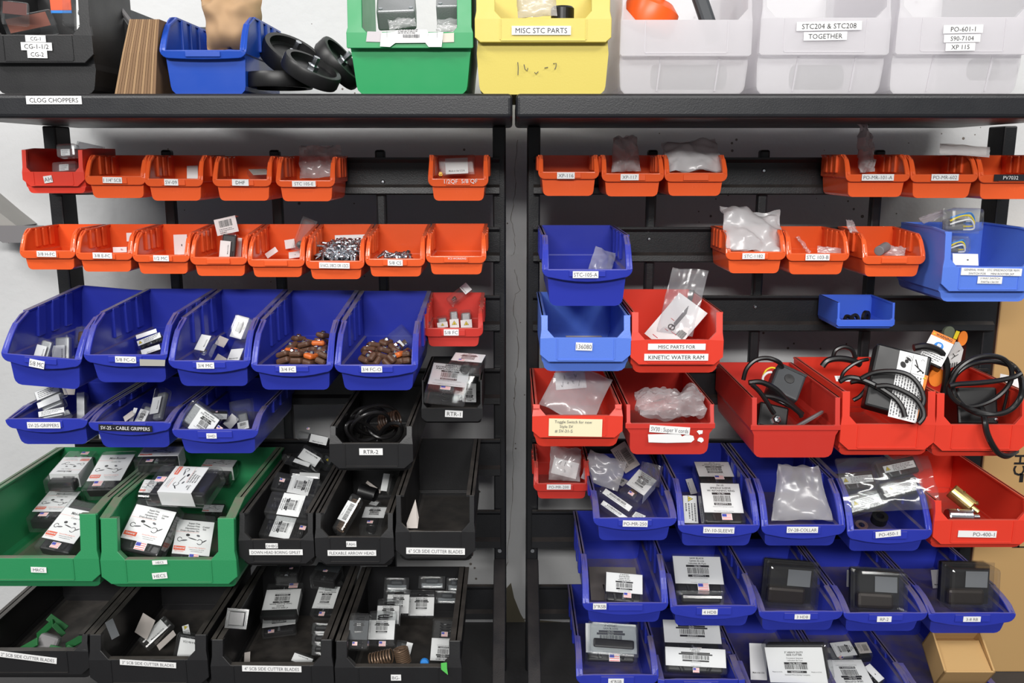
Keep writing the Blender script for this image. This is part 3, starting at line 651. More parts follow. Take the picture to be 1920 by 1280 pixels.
# ---- printing on cards
def barcode(mb, x0, y0, x1, y1, rnd, mat=INK, vert=True):
    x = x0; W = x1 - x0
    while x < x1:
        a = W * rnd.choice((.012, .02, .032)); put_rect(mb, x, y0, min(x + a, x1), y1, mat); x += a + W * rnd.choice((.014, .024))
def blackbar(mb, s, y, h, w, mat=INK, x=0):
    put_rect(mb, x - w / 2, y - h / 2, x + w / 2, y + h / 2, mat); put_text(mb, s, x, y, h * .62, WHINK, .0005, w * .9, True)
def arc(mb, cx, cy, r, a0, a1, th, mat, n=8, sy=1):
    v = []
    for i in range(n + 1):
        a = R(a0 + (a1 - a0) * i / n)
        for rr in (r - th / 2, r + th / 2): v.append((cx + rr * math.cos(a), cy + rr * sy * math.sin(a), .0003))
    mb.add(v, [(2 * i, 2 * i + 1, 2 * i + 3, 2 * i + 2) for i in range(n)], mat)
def disc(mb, cx, cy, rx, ry, mat, rot=0, n=12, z=.0003):
    c, s = math.cos(R(rot)), math.sin(R(rot))
    mb.add([(cx + rx * math.cos(a) * c - ry * math.sin(a) * s, cy + rx * math.cos(a) * s + ry * math.sin(a) * c, z) for a in [2 * math.pi * i / n for i in range(n)]], [tuple(range(n))], mat)
def warn_tri(mb, cx, cy, r, rot=0):
    for k, m, z in ((1, INK, .0004), (.8, YELINK, .0006)):
        mb.add([(cx + r * k * math.cos(R(90 + rot + 120 * i)), cy + r * k * math.sin(R(90 + rot + 120 * i)), z) for i in range(3)], [(0, 1, 2)], m)
    disc(mb, cx, cy - .04 * r, r * .1, r * .32, INK, rot, z=.0008)
def textlines(mb, x0, x1, y0, y1, n, rnd, mat=GREYINK, fill=.5):
    h = (y1 - y0) / n
    for i in range(n):
        y = y1 - h * (i + .5); e = rnd.uniform(.75, 1) if i < n - 1 else rnd.uniform(.4, .7); x = x0
        while x < x0 + (x1 - x0) * e:
            a = (x1 - x0) * rnd.uniform(.05, .14); put_rect(mb, x, y - h * fill * .38, min(x + a, x1), y + h * fill * .38, mat); x += a + (x1 - x0) * .025
def printing(style, w, h, seed, title):
    b = MB(); rnd = random.Random(seed)
    if style == 'gen':
        T = title.split('|'); y = h * .43; th = .062 * h
        for s in T[:4]: put_text(b, s, 0, y, th, INK, wmax=w * .82, bold=True); y -= th * 1.5
        blackbar(b, 'Cat. No.', y - .01 * h, .075 * h, w * .48); y -= .09 * h
        if len(T) < 3: blackbar(b, 'Item No.', y, .07 * h, w * .56); y -= .07 * h
        yb = max(y - .2 * h, -h * .24); barcode(b, -w * .22, yb, w * .22, y + .02 * h, rnd)
        blackbar(b, 'QUANTITY: 1', yb - .075 * h, .085 * h, w * .44)
        put_text(b, 'General Wire Spring Company', 0, yb - .16 * h, .034 * h, GREYINK, wmax=w * .7); put_text(b, 'The toughest tools down the line.', 0, -h * .45, .03 * h, GREYINK, wmax=w * .8)
    elif style == 'hd':
        for s, y, k, bo in (('3" HEAVY DUTY', .36, .052, True), ('SIDE CUTTER', .29, .052, True), ('Couteaux lateraux', .2, .044, False), ('robustes de 3 po', .135, .044, False)): put_text(b, s, 0, y * h, k * h, INK, wmax=w * .55, bold=bo)
        blackbar(b, 'Cat. No. 3HDBC', .05 * h, .06 * h, w * .4); barcode(b, -w * .2, -.12 * h, w * .2, .015 * h, rnd)
        blackbar(b, 'QUANTITY: 1', -.19 * h, .065 * h, w * .34); put_text(b, 'Made in U.S.A.', -w * .34, -.19 * h, .035 * h, INK, wmax=w * .26); put_text(b, 'Made in U.S.A.', w * .34, -.19 * h, .035 * h, INK, wmax=w * .26)
        put_text(b, 'General Wire Spring Company', 0, -.27 * h, .04 * h, INK, wmax=w * .6)
    elif style in ('mini', 'super'):
        if style == 'mini':
            put_text(b, 'Mini-Rooter', .06 * w, .36 * h, .085 * h, INK, bold=True, wmax=w * .5); put_rect(b, -w * .5, .27 * h, -w * .05, .275 * h, ORINK); put_text(b, 'Cutter Set', .06 * w, .22 * h, .05 * h, INK)
        else:
            for i, s in enumerate(('Super-Vee', 'Power-Vee', 'Handylectric', 'Drain-Rooter PH')): put_text(b, s, w * .12, (.41 - .075 * i) * h, .052 * h, INK, bold=True, align=1, wmax=w * .5)
            put_text(b, 'Cutter', w * .3, .33 * h, .052 * h, INK, bold=True, wmax=w * .2); put_text(b, 'Set', w * .26, .26 * h, .052 * h, INK, bold=True); put_rect(b, -w * .48, .14 * h, w * .12, .145 * h, ORINK)
        disc(b, -.16 * w, .06 * h, .055 * w, .04 * h, INK); disc(b, .12 * w, .06 * h, .05 * w, .03 * h, GREYINK, -20)
        disc(b, -.02 * w, -.04 * h, .13 * w, .015 * h, INK, -14); disc(b, -.24 * w, -.1 * h, .09 * w, .022 * h, GREYINK, 10); arc(b, -.36 * w, -.08 * h, .06 * w, 20, 330, .018 * w, INK, sy=h / w)
        arc(b, .18 * w, -.12 * h, .075 * w, -150, 150, .018 * w, INK, sy=h / w); disc(b, .3 * w, -.09 * h, .08 * w, .016 * h, INK, 35)
        put_rect(b, -.48 * w, -.39 * h, -.17 * w, -.27 * h, ORINK); put_text(b, 'General', -.325 * w, -.32 * h, .06 * h, WHINK, .0006, w * .27, True); put_text(b, 'PIPE CLEANERS', -.325 * w, -.42 * h, .025 * h, ORINK, wmax=w * .28)
        put_text(b, 'General Wire Spring Co.', .14 * w, -.29 * h, .032 * h, ORINK, wmax=w * .52); put_text(b, 'McKees Rocks, PA 15136', .14 * w, -.35 * h, .026 * h, INK, wmax=w * .5); put_text(b, 'www.drainbrain.com', .14 * w, -.4 * h, .026 * h, INK, wmax=w * .42)
    elif style == 'usa': put_text(b, 'Made in the U.S.A.', 0, -.3 * h, min(.13 * h, .1 * w), INK, wmax=w * .72, bold=True)
    elif style == 'usav': put_text(b, 'Made in U.S.A.', .28 * w, 0, .11 * w, INK, wmax=h * .6, rot=R(90), bold=True)
    elif style == 'bar':
        barcode(b, -w * .3, -.05 * h, w * .3, .36 * h, rnd); textlines(b, -w * .35, w * .35, -.42 * h, -.12 * h, 3, rnd)
    elif style == 'barv':
        M = MB(); barcode(M, -h * .42, -.3 * w, h * .42, .12 * w, rnd); put_text(M, 'Made in the U.S.A.', 0, .3 * w, .1 * w, INK, wmax=h * .6)
        b.add([(-y, x, z) for x, y, z in M.v], M.f, INK)
    elif style == 'warn':
        warn_tri(b, -w * .38, -.02 * h, min(.42 * h, .13 * w)); textlines(b, -w * .22, w * .45, -.42 * h, .42 * h, 4, rnd, GREYINK, .6)
    elif style == 'warnt':
        warn_tri(b, 0, 0, .34 * min(w, h))
    elif style == 'txt': textlines(b, -w * .4, w * .4, -.4 * h, .4 * h, 4, rnd)
    elif style == 'mark': put_rect(b, .05 * w, -.08 * h, .12 * w, .02 * h, INK)
    elif style == 'hand':
        k = min(w, h); rr = random.Random(seed)
        for row, s in enumerate(title.split('|')):
            y = h * (.22 - .42 * row); n = len(s)
            for i in range(n):
                x = -w * .36 + w * .72 * (i + .5) / n; pts = [Vector((x + rr.uniform(-.05, .05) * w, y + rr.uniform(-.16, .16) * h, .0005)) for _ in range(4)]
                l = spline(pts, 5)
                for a, c in zip(l[:-1], l[1:]):
                    d = (c - a).normalized(); q = Vector((-d.y, d.x, 0)) * .012 * k; b.add([a - q, a + q, c + q, c - q], [(0, 1, 2, 3)], INK)
    elif style == 'leaf':
        for i in range(5): put_rect(b, -w * .05 + i * .022 * w, -.02 * h - i * .012 * h, -w * .03 + i * .022 * w, .4 * h - .03 * i * h, GREYINK)
        disc(b, -.02 * w, -.1 * h, .11 * w, .06 * h, INK); disc(b, -.06 * w, -.1 * h, .03 * w, .03 * h, WHINK, z=.0005); disc(b, .02 * w, -.1 * h, .03 * w, .03 * h, WHINK, z=.0005)
        for x, y, l in ((-.2, .02, .2), (-.14, -.2, .2), (.05, -.17, .3), (-.3, -.42, .3)): put_rect(b, x * w, y * h, (x + l * .6) * w, y * h + .012 * h, REDINK)
        barcode(b, .2 * w, -.16 * h, .44 * w, -.02 * h, rnd)
    return b
def flag(parent, u, v, rot, w, M=None):
    b = MB(); h = w * .72; b.box((-w / 2, -h / 2, -.0003), (w / 2, h / 2, 0), WHITE)
    for i in range(4): put_rect(b, -w * .46, h * (.4 - .25 * i) - .12 * h * .9, w * .46, h * (.4 - .25 * i), FLAGRED, .0002)
    put_rect(b, -w * .46, -.02 * h, -w * .02, .42 * h, FLAGBLUE, .0004)
    o = b.build('flag_sticker', parent, fix=False); o.matrix_local = Matrix.Translation((u, v, .0026)) @ Matrix.Rotation(R(rot), 4, 'Z')
    return o
def coil(b, a, c, r, turns, wire, mat, n=14):
    a, c = Vector(a), Vector(c); t = (c - a).normalized(); u = t.cross(Vector((0, 0, 1)) if abs(t.z) < .9 else Vector((1, 0, 0))).normalized(); w = t.cross(u); N = int(turns * n)
    b.tube([a + (c - a) * (i / N) + (u * math.cos(2 * math.pi * i / n) + w * math.sin(2 * math.pi * i / n)) * r for i in range(N + 1)], wire, mat, 6)
SEED = [0]
def pack(bk, vw, A, Bp, Cc, style, label, ext=(.06, .06, .1, .4), t=.022, flagat=None, insert='dark', title='', tilt=None, v=None, turn=0, fold='', cardmat=WHITE, name='blister_pack', cat='package', shell=True, group=None, flagrot=0, shellmat=None, pref=48, aspect=None):
    """clear package with a printed card; A, Bp, Cc: the card's own upper left, upper right and lower left corner in the picture"""
    SEED[0] += 1; B = BINS[bk]; A, Bp, Cc = px(vw, A), px(vw, Bp), px(vw, Cc)
    if not shell: ext = (0, 0, 0, 0)
    M, w, h = settle(B, A, Bp, Cc, ext, t if shell or fold else .001, v, tilt, turn, label, pref, aspect)
    card = MB(); card.box((-w / 2, -h / 2, 0), (w / 2, h / 2, .0006), cardmat)
    for s in fold:
        d = t * .9
        if s == 'b': card.box((-w / 2, -h / 2, -d), (w / 2, -h / 2 + .0006, 0), cardmat)
        if s == 't': card.box((-w / 2, h / 2 - .0006, -d), (w / 2, h / 2, 0), cardmat)
        if s == 'r': card.box((w / 2 - .0006, -h / 2, -d), (w / 2, h / 2, 0), cardmat)
        if s == 'l': card.box((-w / 2, -h / 2, -d), (-w / 2 + .0006, h / 2, 0), cardmat)
    pr = printing(style, w, h, SEED[0], title)
    for s in fold[:1]:
        d = t * .9; F2 = MB(); barcode(F2, -w * .35, -d * .35, w * .05, d * .35, random.Random(SEED[0]))
        if s in 'bt': sg = -1 if s == 'b' else 1; pr.add([(x, sg * (h / 2 + .0003), -d / 2 + y) for x, y, z in F2.v], F2.f, INK)
    pr.v = [(x, y, z + (.0005 if abs(y) <= h / 2 else 0)) for x, y, z in pr.v]
    if not shell and not flagat:
        root = card.build(name, None); root.matrix_world = M; tag(root, label, cat, group)
        if pr.v: o = pr.build('printing', root, fix=False)
        return root
    root = thing(name, label, cat, M=M, group=group); c = card.build('card', root)
    if pr.v: pr.build('printing', c, fix=False)
    if shell:
        lo = (-w / 2 - ext[0] * w, -h / 2 - ext[3] * h, -t); hi = (w / 2 + ext[1] * w, h / 2 + ext[2] * h, .0022)
        s = MB(); s.rbox(lo, hi, shellmat or CLEAR, min(.004, t * .3), seg=2); s.build('clear_shell', root, smooth=False)
        i = MB(); sx, sy = hi[0] - lo[0], hi[1] - lo[1]; cx, cy = (lo[0] + hi[0]) / 2, (lo[1] + hi[1]) / 2; zz = -t * .5
        if insert == 'dark':
            i.rbox((lo[0] + .06 * sx, lo[1] + .06 * sy, -t * .85), (hi[0] - .06 * sx, hi[1] - .06 * sy, -t * .25), DARK, .003)
            for k in range(3): i.cyl((cx + (k - 1) * .2 * sx, lo[1] + .1 * sy, -t * .25), (cx + (k - 1) * .24 * sx, lo[1] + .3 * sy, -t * .25), min(.004, t * .15), ZINC if k == 1 else DARK, 8)
        elif insert == 'coil': coil(i, (cx, lo[1] + .08 * sy, zz), (cx, hi[1] - .1 * sy, zz), min(t * .38, sx * .2), 12, t * .05, DARK)
        elif insert == 'tan': coil(i, (cx, lo[1] + .08 * sy, zz), (cx, hi[1] - .1 * sy, zz), min(t * .38, sx * .33), 16, t * .06, SPRINGM)
        elif insert == 'fit':
            i.cyl((cx - .2 * sx, cy - .2 * sy, zz), (cx + .1 * sx, cy - .22 * sy, zz), min(t * .32, sx * .15), RUST, 12); i.cyl((cx, lo[1] + .15 * sy, zz), (cx, lo[1] + .3 * sy, zz), t * .2, CHROME, 10)
        elif insert == 'grey': i.rbox((lo[0] + .1 * sx, lo[1] + .1 * sy, -t * .8), (hi[0] - .1 * sx, hi[1] - .1 * sy, -t * .3), CASTAL, .003)
        if i.v: i.build('tool', root)
    if flagat:
        f = px(vw, flagat); n = M.to_3x3() @ Vector((0, 0, 1)); o = Vector((0, 0, ZC)); d = ray(*f); p = o + d * ((M.translation - o).dot(n) / d.dot(n)); l = M.inverted() @ p
        flag(root, l.x, l.y, flagrot, .26 * min(w, h * 1.4))
    return root
def sheet(bk, vw, A, Bp, Cc, label, mat=BAG, amp=.008, bulge=.01, taper=1.0, pinch=0, name='poly_bag', cat='bag', v=None, tilt=None, turn=0, seed=1, pref=30, t=.012, card=None, nu=16, nv=18, curl=0, group=None, fr=2.4, inside=None, layers=2):
    """crumpled bag of thin film, two layers with folds, perhaps with a card inside"""
    B = BINS[bk]; qa = [px(vw, p) for p in (A, Bp, Cc)]
    M, w, h = settle(B, qa[0], qa[1], qa[2], (-.05, -.05, 0, -.02), .5 * bulge + .5 * amp, v, tilt, turn, label, pref, None, .5 * bulge + .4 * amp)
    from mathutils import noise
    b = MB(); off = Vector((seed * 7.3, seed * 3.1, 0))
    for lay in range(layers):
        vs = []
        for j in range(nv + 1):
            q = j / nv
            for i in range(nu + 1):
                p = i / nu; k = 1 - (1 - taper) * (1 - q)
                if pinch: k *= 1 - .72 * math.exp(-((q - pinch) / .09) ** 2)
                x = (p - .5) * w * k; y = (.5 - q) * h
                nn = noise.noise(Vector((p * fr, q * fr * h / w, lay * .35)) + off) + .5 * noise.noise(Vector((p * fr * 2.3, q * fr * 2.3, lay)) + off * 2)
                bu = bulge * (1 - (2 * p - 1) ** 2) ** .6 * (1 - (2 * q - 1) ** 4) * (1 if lay == 0 else -1)
                z = amp * nn + bu * .5 + curl * (2 * p - 1) ** 2
                x += .15 * amp * noise.noise(Vector((q * 5, p * 4, 3)) + off); y += (.6 * amp * noise.noise(Vector((p * 4, 8, lay)) + off)) * (1 if q < .2 else .2)
                vs.append(Vector((x, y, z)))
        b.add(vs, [(j * (nu + 1) + i, j * (nu + 1) + i + 1, (j + 1) * (nu + 1) + i + 1, (j + 1) * (nu + 1) + i) for j in range(nv) for i in range(nu)], mat)
    if layers == 2:                        # seam along the sides and the bottom
        n1 = (nu + 1) * (nv + 1); f = []
        for j in range(nv):
            for i in (0, nu): a = j * (nu + 1) + i; f.append((a, a + nu + 1, a + nu + 1 + n1, a + n1))
        for i in range(nu): a = nv * (nu + 1) + i; f.append((a, a + 1, a + 1 + n1, a + n1))
        b.f += f; b.m += [0] * len(f)
    if card or inside:
        root = thing(name, label, cat, M=M, group=group); b.build('film', root, smooth=True)
        if card:
            ca, cb, cc, sty, ttl = card; ca, cb, cc = px(vw, ca), px(vw, cb), px(vw, cc); n = M.to_3x3() @ Vector((0, 0, 1)); o = Vector((0, 0, ZC)); L = []
            for q in (ca, cb, cc): d = ray(*q); L.append(M.inverted() @ (o + d * ((M.translation - o).dot(n) / d.dot(n))))
            e1 = L[1] - L[0]; cw = e1.length; e1.normalize(); e2 = L[0] - L[2]; e2 -= e1 * e2.dot(e1); chh = e2.length; e2.normalize()
            lm = Matrix((tuple(e1) + (0,), tuple(e2) + (0,), tuple(e1.cross(e2)) + (0,), (0, 0, 0, 1))).transposed(); lm.translation = (L[1] + L[2]) / 2
            k = MB(); k.box((-cw / 2, -chh / 2, 0), (cw / 2, chh / 2, .0005), WHITE); ko = k.build('card', root); ko.matrix_local = lm
            SEED[0] += 1; pr = printing(sty, cw, chh, SEED[0], ttl)
            if pr.v: pr.v = [(x, y, z + .0005) for x, y, z in pr.v]; pr.build('printing', ko, fix=False)
        if inside:
            for nm, m in inside(w, h, t): m.build(nm, root)
        return root
    o = b.build(name, None, smooth=True); o.matrix_world = M
    return tag(o, label, cat, group)
def paper(bk, vw, A, Bp, Cc, label, mat=WHITE, style='', title='', name='paper_card', cat='card', **k):
    return pack(bk, vw, A, Bp, Cc, style, label, shell=False, cardmat=mat, name=name, cat=cat, title=title, **k)
def clearbox(bk, vw, A, Bp, Cc, label, t=.03, insert='', v=None, tilt=None, turn=0, mat=None, extra=None, name='clear_box', group=None, pref=30, aspect=None, on=None):
    """empty-looking clear clamshell; extra(w, h, t) gives what is in it"""
    B = BINS[bk]; q = [px(vw, p) for p in (A, Bp, Cc)]
    if on:                                 # lies on the face of another package
        M0 = on.matrix_world; nn = M0.to_3x3() @ Vector((0, 0, 1)); o = Vector((0, 0, ZC)); p0 = M0.translation + nn * (t + .004); K = [o + ray(*a) * ((p0 - o).dot(nn) / ray(*a).dot(nn)) for a in q]
        e1 = K[1] - K[0]; w = e1.length; e1.normalize(); e2 = K[0] - K[2]; e2 -= e1 * e2.dot(e1); h = e2.length; e2.normalize(); M = Matrix((tuple(e1) + (0,), tuple(e2) + (0,), tuple(e1.cross(e2)) + (0,), (0, 0, 0, 1))).transposed(); M.translation = (K[1] + K[2]) / 2
    else: M, w, h = settle(B, q[0], q[1], q[2], (0, 0, 0, 0), t, v, tilt, turn, label, pref, aspect)
    root = thing(name, label, 'package', M=M, group=group)
    s = MB(); s.rbox((-w / 2, -h / 2, -t), (w / 2, h / 2, 0), mat or CLEAR, min(.006, t * .25)); s.build('clear_shell', root)
    fl = MB(); fl.rbox((-w / 2 - .003, -h / 2 - .003, -t * .55), (w / 2 + .003, h / 2 + .003, -t * .5), mat or CLEAR, .0004); fl.build('flange', root)
    for nm, m in (extra(w, h, t) if extra else ()): m.build(nm, root)
    return root
def cable(label, vw, pts, Y, rad=.0042, mat=None, closed=False, name='power_cord', cat='cord', n=10, group=None, parent=None):
    q = spline([P(*px(vw, p[:2]), Y + (p[2] if len(p) > 2 else 0)) for p in pts], n, closed)
    b = MB(); b.tube(q, rad, mat or CABLE, 8, closed); o = b.build(name, parent, smooth=True)
    if parent is None: tag(o, label, cat, group)
    return o
# ------------------------------------------------------------------ contents, rack with the green bins
pack('r1', 'Z5', (455, 160), (522, 157), (460, 207), 'txt', 'upper clear clamshell with a tiny white card in the small red bin', (.5, .6, .9, .3), .02, insert='', pref=15, shellmat=CLEAR2)
pack('r1', 'Z5', (443, 275), (513, 270), (447, 322), 'txt', 'lower clear clamshell with a tiny white card in the small red bin', (.8, .8, .5, .2), .02, insert='', pref=15, shellmat=CLEAR2)
clearbox('r1', 'Z5', (580, 95), (765, 135), (585, 165), 'flat clear clamshell lying across the back of the small red bin', .012, pref=30, mat=CLEAR2)
paper('r3', 'Z5', (1393, 285), (1475, 281), (1412, 384), 'blank white card standing in the third orange bin of the top rail', pref=20)
pack('r4', 'Z6', (95, 288), (213, 284), (130, 325), '', 'small folded clear package lying in the fourth orange bin of the top rail', (.1, .1, .1, .1), .012, insert='', cardmat=TANM, pref=60)
sheet('r5', 'Z6', (445, 135), (735, 120), (450, 352), 'crumpled clear bag standing up out of the fifth orange bin on the top rail', BAG, .012, .02, seed=3, pref=12, fr=4)
pack('r6', 'Z6', (1452, 212), (1608, 205), (1466, 320), 'usa', 'clear clamshell with a rounded white card in the lone orange bin by the post', (.36, .33, .2, .08), .028, insert='', fold='t', pref=12)
def fitting(bk, vw, p, v, label, r=.004, mat=BRASS):
    q = P(*px(vw, p), BINS[bk].Yf + v); b = MB(); b.lathe([(0, .012), (r * .7, .012), (r * .7, .007), (r, .007), (r, 0), (0, 0)], mat, Matrix.Translation(q) @ Matrix.Rotation(R(70), 4, 'X'), 6)
    tag(b.build('brass_fitting', None), label, 'fitting')
fitting('r6', 'Z6', (1428, 328), .018, 'little brass fitting at the corner of the clamshell in the lone orange bin')
pack('s2', 'Z5', (846, 893), (950, 891), (850, 933), '', 'small white box printed with a flag, in the second orange bin of the second rail', (0, 0, 0, 0), .03, flagat=(918, 910), fold='t', shell=False, pref=5, name='printed_box')
paper('s2', 'Z5', (945, 786), (985, 785), (955, 850), 'narrow white card at the back of the bin with the flag box', pref=10)
paper('s3', 'Z5', (1297, 800), (1398, 797), (1313, 950), 'white card with one small mark, standing in the third orange bin of the second rail', style='mark', pref=10)
pack('s4', 'Z5', (1595, 692), (1755, 656), (1640, 808), 'bar', 'white box with a barcode, leaning up and out of the fourth orange bin', (0, 0, 0, 0), .025, fold='t', shell=False, pref=10, name='printed_box')
pack('s4', 'Z5', (1655, 842), (1733, 850), (1642, 966), 'usav', 'clear package with a white side card, upright in the fourth orange bin', (.05, .5, .5, .02), .02, fold='t', insert='dark', pref=8)
paper('s4', 'Z5', (1774, 822), (1815, 825), (1768, 968), 'plain white card at the side of the fourth orange bin, second rail', pref=8)
clearbox('s5', 'Z6', (472, 617), (553, 648), (408, 835), 'tall clear tube box leaning in the bin beside the screws', .02, pref=10, extra=lambda w, h, t: [('knob', MB().lathe([(0, .008), (.006, .007), (.008, 0), (0, 0)], DARK, Matrix.Translation((0, -.3 * h, -t * .8))))])
paper('s5', 'Z6', (210, 872), (282, 822), (228, 904), 'white card at the lip of the bin beside the screws, tipped to one side', pref=45)
paper('s5', 'Z6', (345, 777), (413, 766), (352, 838), 'white card standing at the back of the bin beside the screws', pref=20)
paper('s5', 'Z6', (372, 862), (447, 852), (378, 904), 'white card lying at the front corner below the clear tube box', style='mark', pref=50)
# screws: one mesh, many screws
def screw_mesh():
    b = MB(); b.lathe([(0, .0035), (.0028, .0033), (.0046, .0015), (.0046, .0002), (.0021, -.001), (.0021, -.016), (.0012, -.0195), (0, -.0205)], ZINC, None, 10)
    b.lathe([(.0021, -.003)] + [(.0027 if i % 2 else .0021, -.0035 - i * .0011) for i in range(11)], ZINC, None, 8)
    return b.build('screw')
scr0 = screw_mesh(); rs = random.Random(5); first = True
def pour(bk, spots, label, group, wide=.0):
    global first
    for x, y, z in spots:
        o = scr0 if first else scr0.copy()
        if not first: C.objects.link(o)
        first = False
        o.matrix_world = BINS[bk].M @ Matrix.Translation((x, y, z)) @ Matrix.Rotation(rs.uniform(0, 6.3), 4, 'Z') @ Matrix.Rotation(rs.uniform(.1, 1.75), 4, 'Y')
        tag(o, label, 'screw', group)
B = BINS['s6']; sp = []
for i in range(240):
    u, d = rs.uniform(-1, 1), rs.uniform(.08, .8); q = 1 - .35 * u * u
    hgt = B.zl + .004 + (.024 * q) * min(1, (1 - d) * 2.2 + .1) * (1 if d < .75 else .6)
    x = u * (B.wl - .014); y = -d * B.Lb
    sp.append((x, -B.L + .016 + (1 - d) * .1, max(B.zl - .009, hgt - .006 - rs.choice((0, .003, .006, .009)) + (1 - d) * .008)))
pour('s6', sp, 'one of the shiny screws heaped in the brim-full orange bin', 'screws in the full bin')
heap = MB(); hw = B.wl - .012
heap.add([(-hw, -B.L + .016, .004), (hw, -B.L + .016, .004), (hw, -.02, .004), (-hw, -.02, .004), (-hw, -B.L + .018, B.zl - .006), (hw, -B.L + .018, B.zl - .006), (hw * .9, -.03, B.zl + .016), (-hw * .9, -.03, B.zl + .016)], [(0, 3, 2, 1), (4, 5, 6, 7), (0, 1, 5, 4), (1, 2, 6, 5), (2, 3, 7, 6), (3, 0, 4, 7)], plastic('screw_heap_steel', rgb(90, 92, 96), .3, metal=1))
ho = heap.build('screw_heap', None); ho.matrix_world = B.M; tag(ho, 'mass of screws under the ones showing in the brim-full bin', 'screws', None, 'stuff')
paper('s6', 'Z6', (692, 742), (912, 736), (698, 800), 'white card standing behind the heap of screws', pref=5, tilt=8)
B = BINS['s7']; sp = []
for i in range(60):
    u = rs.uniform(-1, 1); k = .6 + .6 * abs(u)
    sp.append((u * (B.wl - .020) + .006 * (rs.random() - .5), -B.Lb + .026 + rs.random() * .03, .022 + (B.zl - .016) * rs.random() * (.75 + .3 * k) + (.004 if u > .6 else 0)))
pour('s7', sp, 'one of the few screws spread at the front of the nearly empty orange bin', 'screws in the nearly empty bin')
# third rail
pack('t1', 'Y1', (270, 498), (343, 516), (260, 604), 'usav', 'clear package with a narrow white end card in the askew blue bin', (.05, .3, .55, .02), .02, insert='grey', pref=20)
pack('t1', 'Y1', (388, 512), (484, 506), (394, 636), 'usav', 'clear package with a broad white end card in the middle of the askew blue bin', (.1, .3, .7, .02), .025, insert='grey', pref=20)
clearbox('t1', 'Y1', (560, 362), (632, 360), (535, 500), 'dark clear clamshell against the side of the askew blue bin', .03, extra=lambda w, h, t: [('clamp', MB().rbox((-.3 * w, -.3 * h, -.8 * t), (.3 * w, .3 * h, -.3 * t), RUST, .004))])
paper('t1', 'Y1', (520, 605), (560, 585), (510, 650), 'corner of a white card at the lip of the askew blue bin', pref=40)
paper('t2', 'Y1', (1018, 435), (1170, 384), (1026, 463), 'blank white strip card, upper one in the bin with grey tape', pref=30)
pack('t2', 'Y1', (1025, 480), (1196, 412), (1040, 514), 'warn', 'clear package with a warning strip, second from the top in the taped blue bin', (.05, .05, .2, .6), .02, pref=30)
pack('t2', 'Y1', (1056, 546), (1195, 500), (1066, 584), 'usa', 'clear package with a white origin card at the lip of the taped blue bin', (.25, .02, .2, .05), .015, pref=30)
pack('t3', 'Y1', (1512, 427), (1584, 440), (1458, 540), 'usav', 'clear package with a white end card, outermost in the middle blue bin', (.05, .5, .1, .2), .02, insert='fit', pref=40)
pack('t3', 'Y1', (1868, 310), (1806, 470), (1786, 277), 'gen', 'clear package with a barcoded card tilted up against the back of the middle blue bin', (.05, .05, .5, .3), .014, insert='', title='SPRING|CUTTER', pref=30)
paper('t3', 'Y1', (1626, 427), (1694, 455), (1632, 508), 'small folded grey card between two packages in the middle blue bin', TANM, pref=40)
pack('t3', 'Y1', (1737, 540), (1830, 532), (1698, 630), 'usa', 'clear package with a round-cornered origin card by the lip of the middle blue bin', (.05, .15, .8, .05), .02, insert='fit', pref=45)
paper('t3', 'Y1', (1498, 600), (1550, 628), (1490, 630), 'triangular white card corner at the lip of the middle blue bin', pref=50)
paper('t3', 'Y1', (1622, 562), (1690, 602), (1618, 630), 'pale grey card at the middle of the lip, middle blue bin', TANM, pref=50)
# clamps: two lacquered jaws and a screw
def clamp(label, group, M, cm):
    r = thing('pipe_clamp', label, 'clamp', M=M, group=group)
    b = MB(); b.rbox((-.013, -.0095, -.002), (.013, .0095, .009), RUST, .004); b.build('lower_jaw', r)
    b = MB(); b.rbox((-.012, -.009, .010), (.012, .009, .0195), cm, .004); b.build('upper_jaw', r)
    b = MB(); b.lathe([(0, .0235), (.003, .0232), (.0052, .0205), (.0052, .0195), (0, .0195)], CHROME, None, 12); b.build('clamp_screw', r)
rc = random.Random(11)
def clamps(bk, vw, pts, vs, label, group, oc):
    for i, (p, v) in enumerate(zip(pts, vs)):
        q = P(*px(vw, p), BINS[bk].Yf + v)
        clamp(label, group, Matrix.Translation(q) @ Matrix.Rotation(rc.uniform(0, 6), 4, 'Z') @ Matrix.Rotation(rc.uniform(-.6, .9), 4, 'X') @ Matrix.Rotation(rc.uniform(-.4, .4), 4, 'Y'), COPPER if i in oc else RUST)
clamps('t4', 'Y2', [(350, 590), (430, 590), (520, 600), (590, 590), (380, 560), (470, 560), (560, 560), (620, 560), (420, 525), (500, 520), (580, 515), (440, 480), (520, 485), (600, 455), (625, 505)],
       [.03, .03, .03, .03, .055, .055, .055, .05, .085, .085, .085, .12, .12, .13, .1], 'brown clamp in the blue bin that holds clamps alone', 'clamps in the all-clamp bin', (2, 4, 10))
clamps('t5', 'Y2', [(900, 590), (980, 590), (1060, 595), (1140, 595), (930, 555), (1020, 560), (1100, 560), (960, 525), (1040, 500), (1180, 570), (1100, 530), (1200, 595)],
       [.03, .03, .03, .03, .06, .06, .06, .09, .11, .05, .09, .03], 'brown clamp in the blue bin that also holds a clear package', 'clamps beside the clear package', (3,))
pack('t5', 'Y2', (1105, 462), (1142, 432), (1140, 500), '', 'clear package standing over the clamps with a white card corner', (.1, 1.8, 1.6, .3), .025, insert='fit', pref=28)
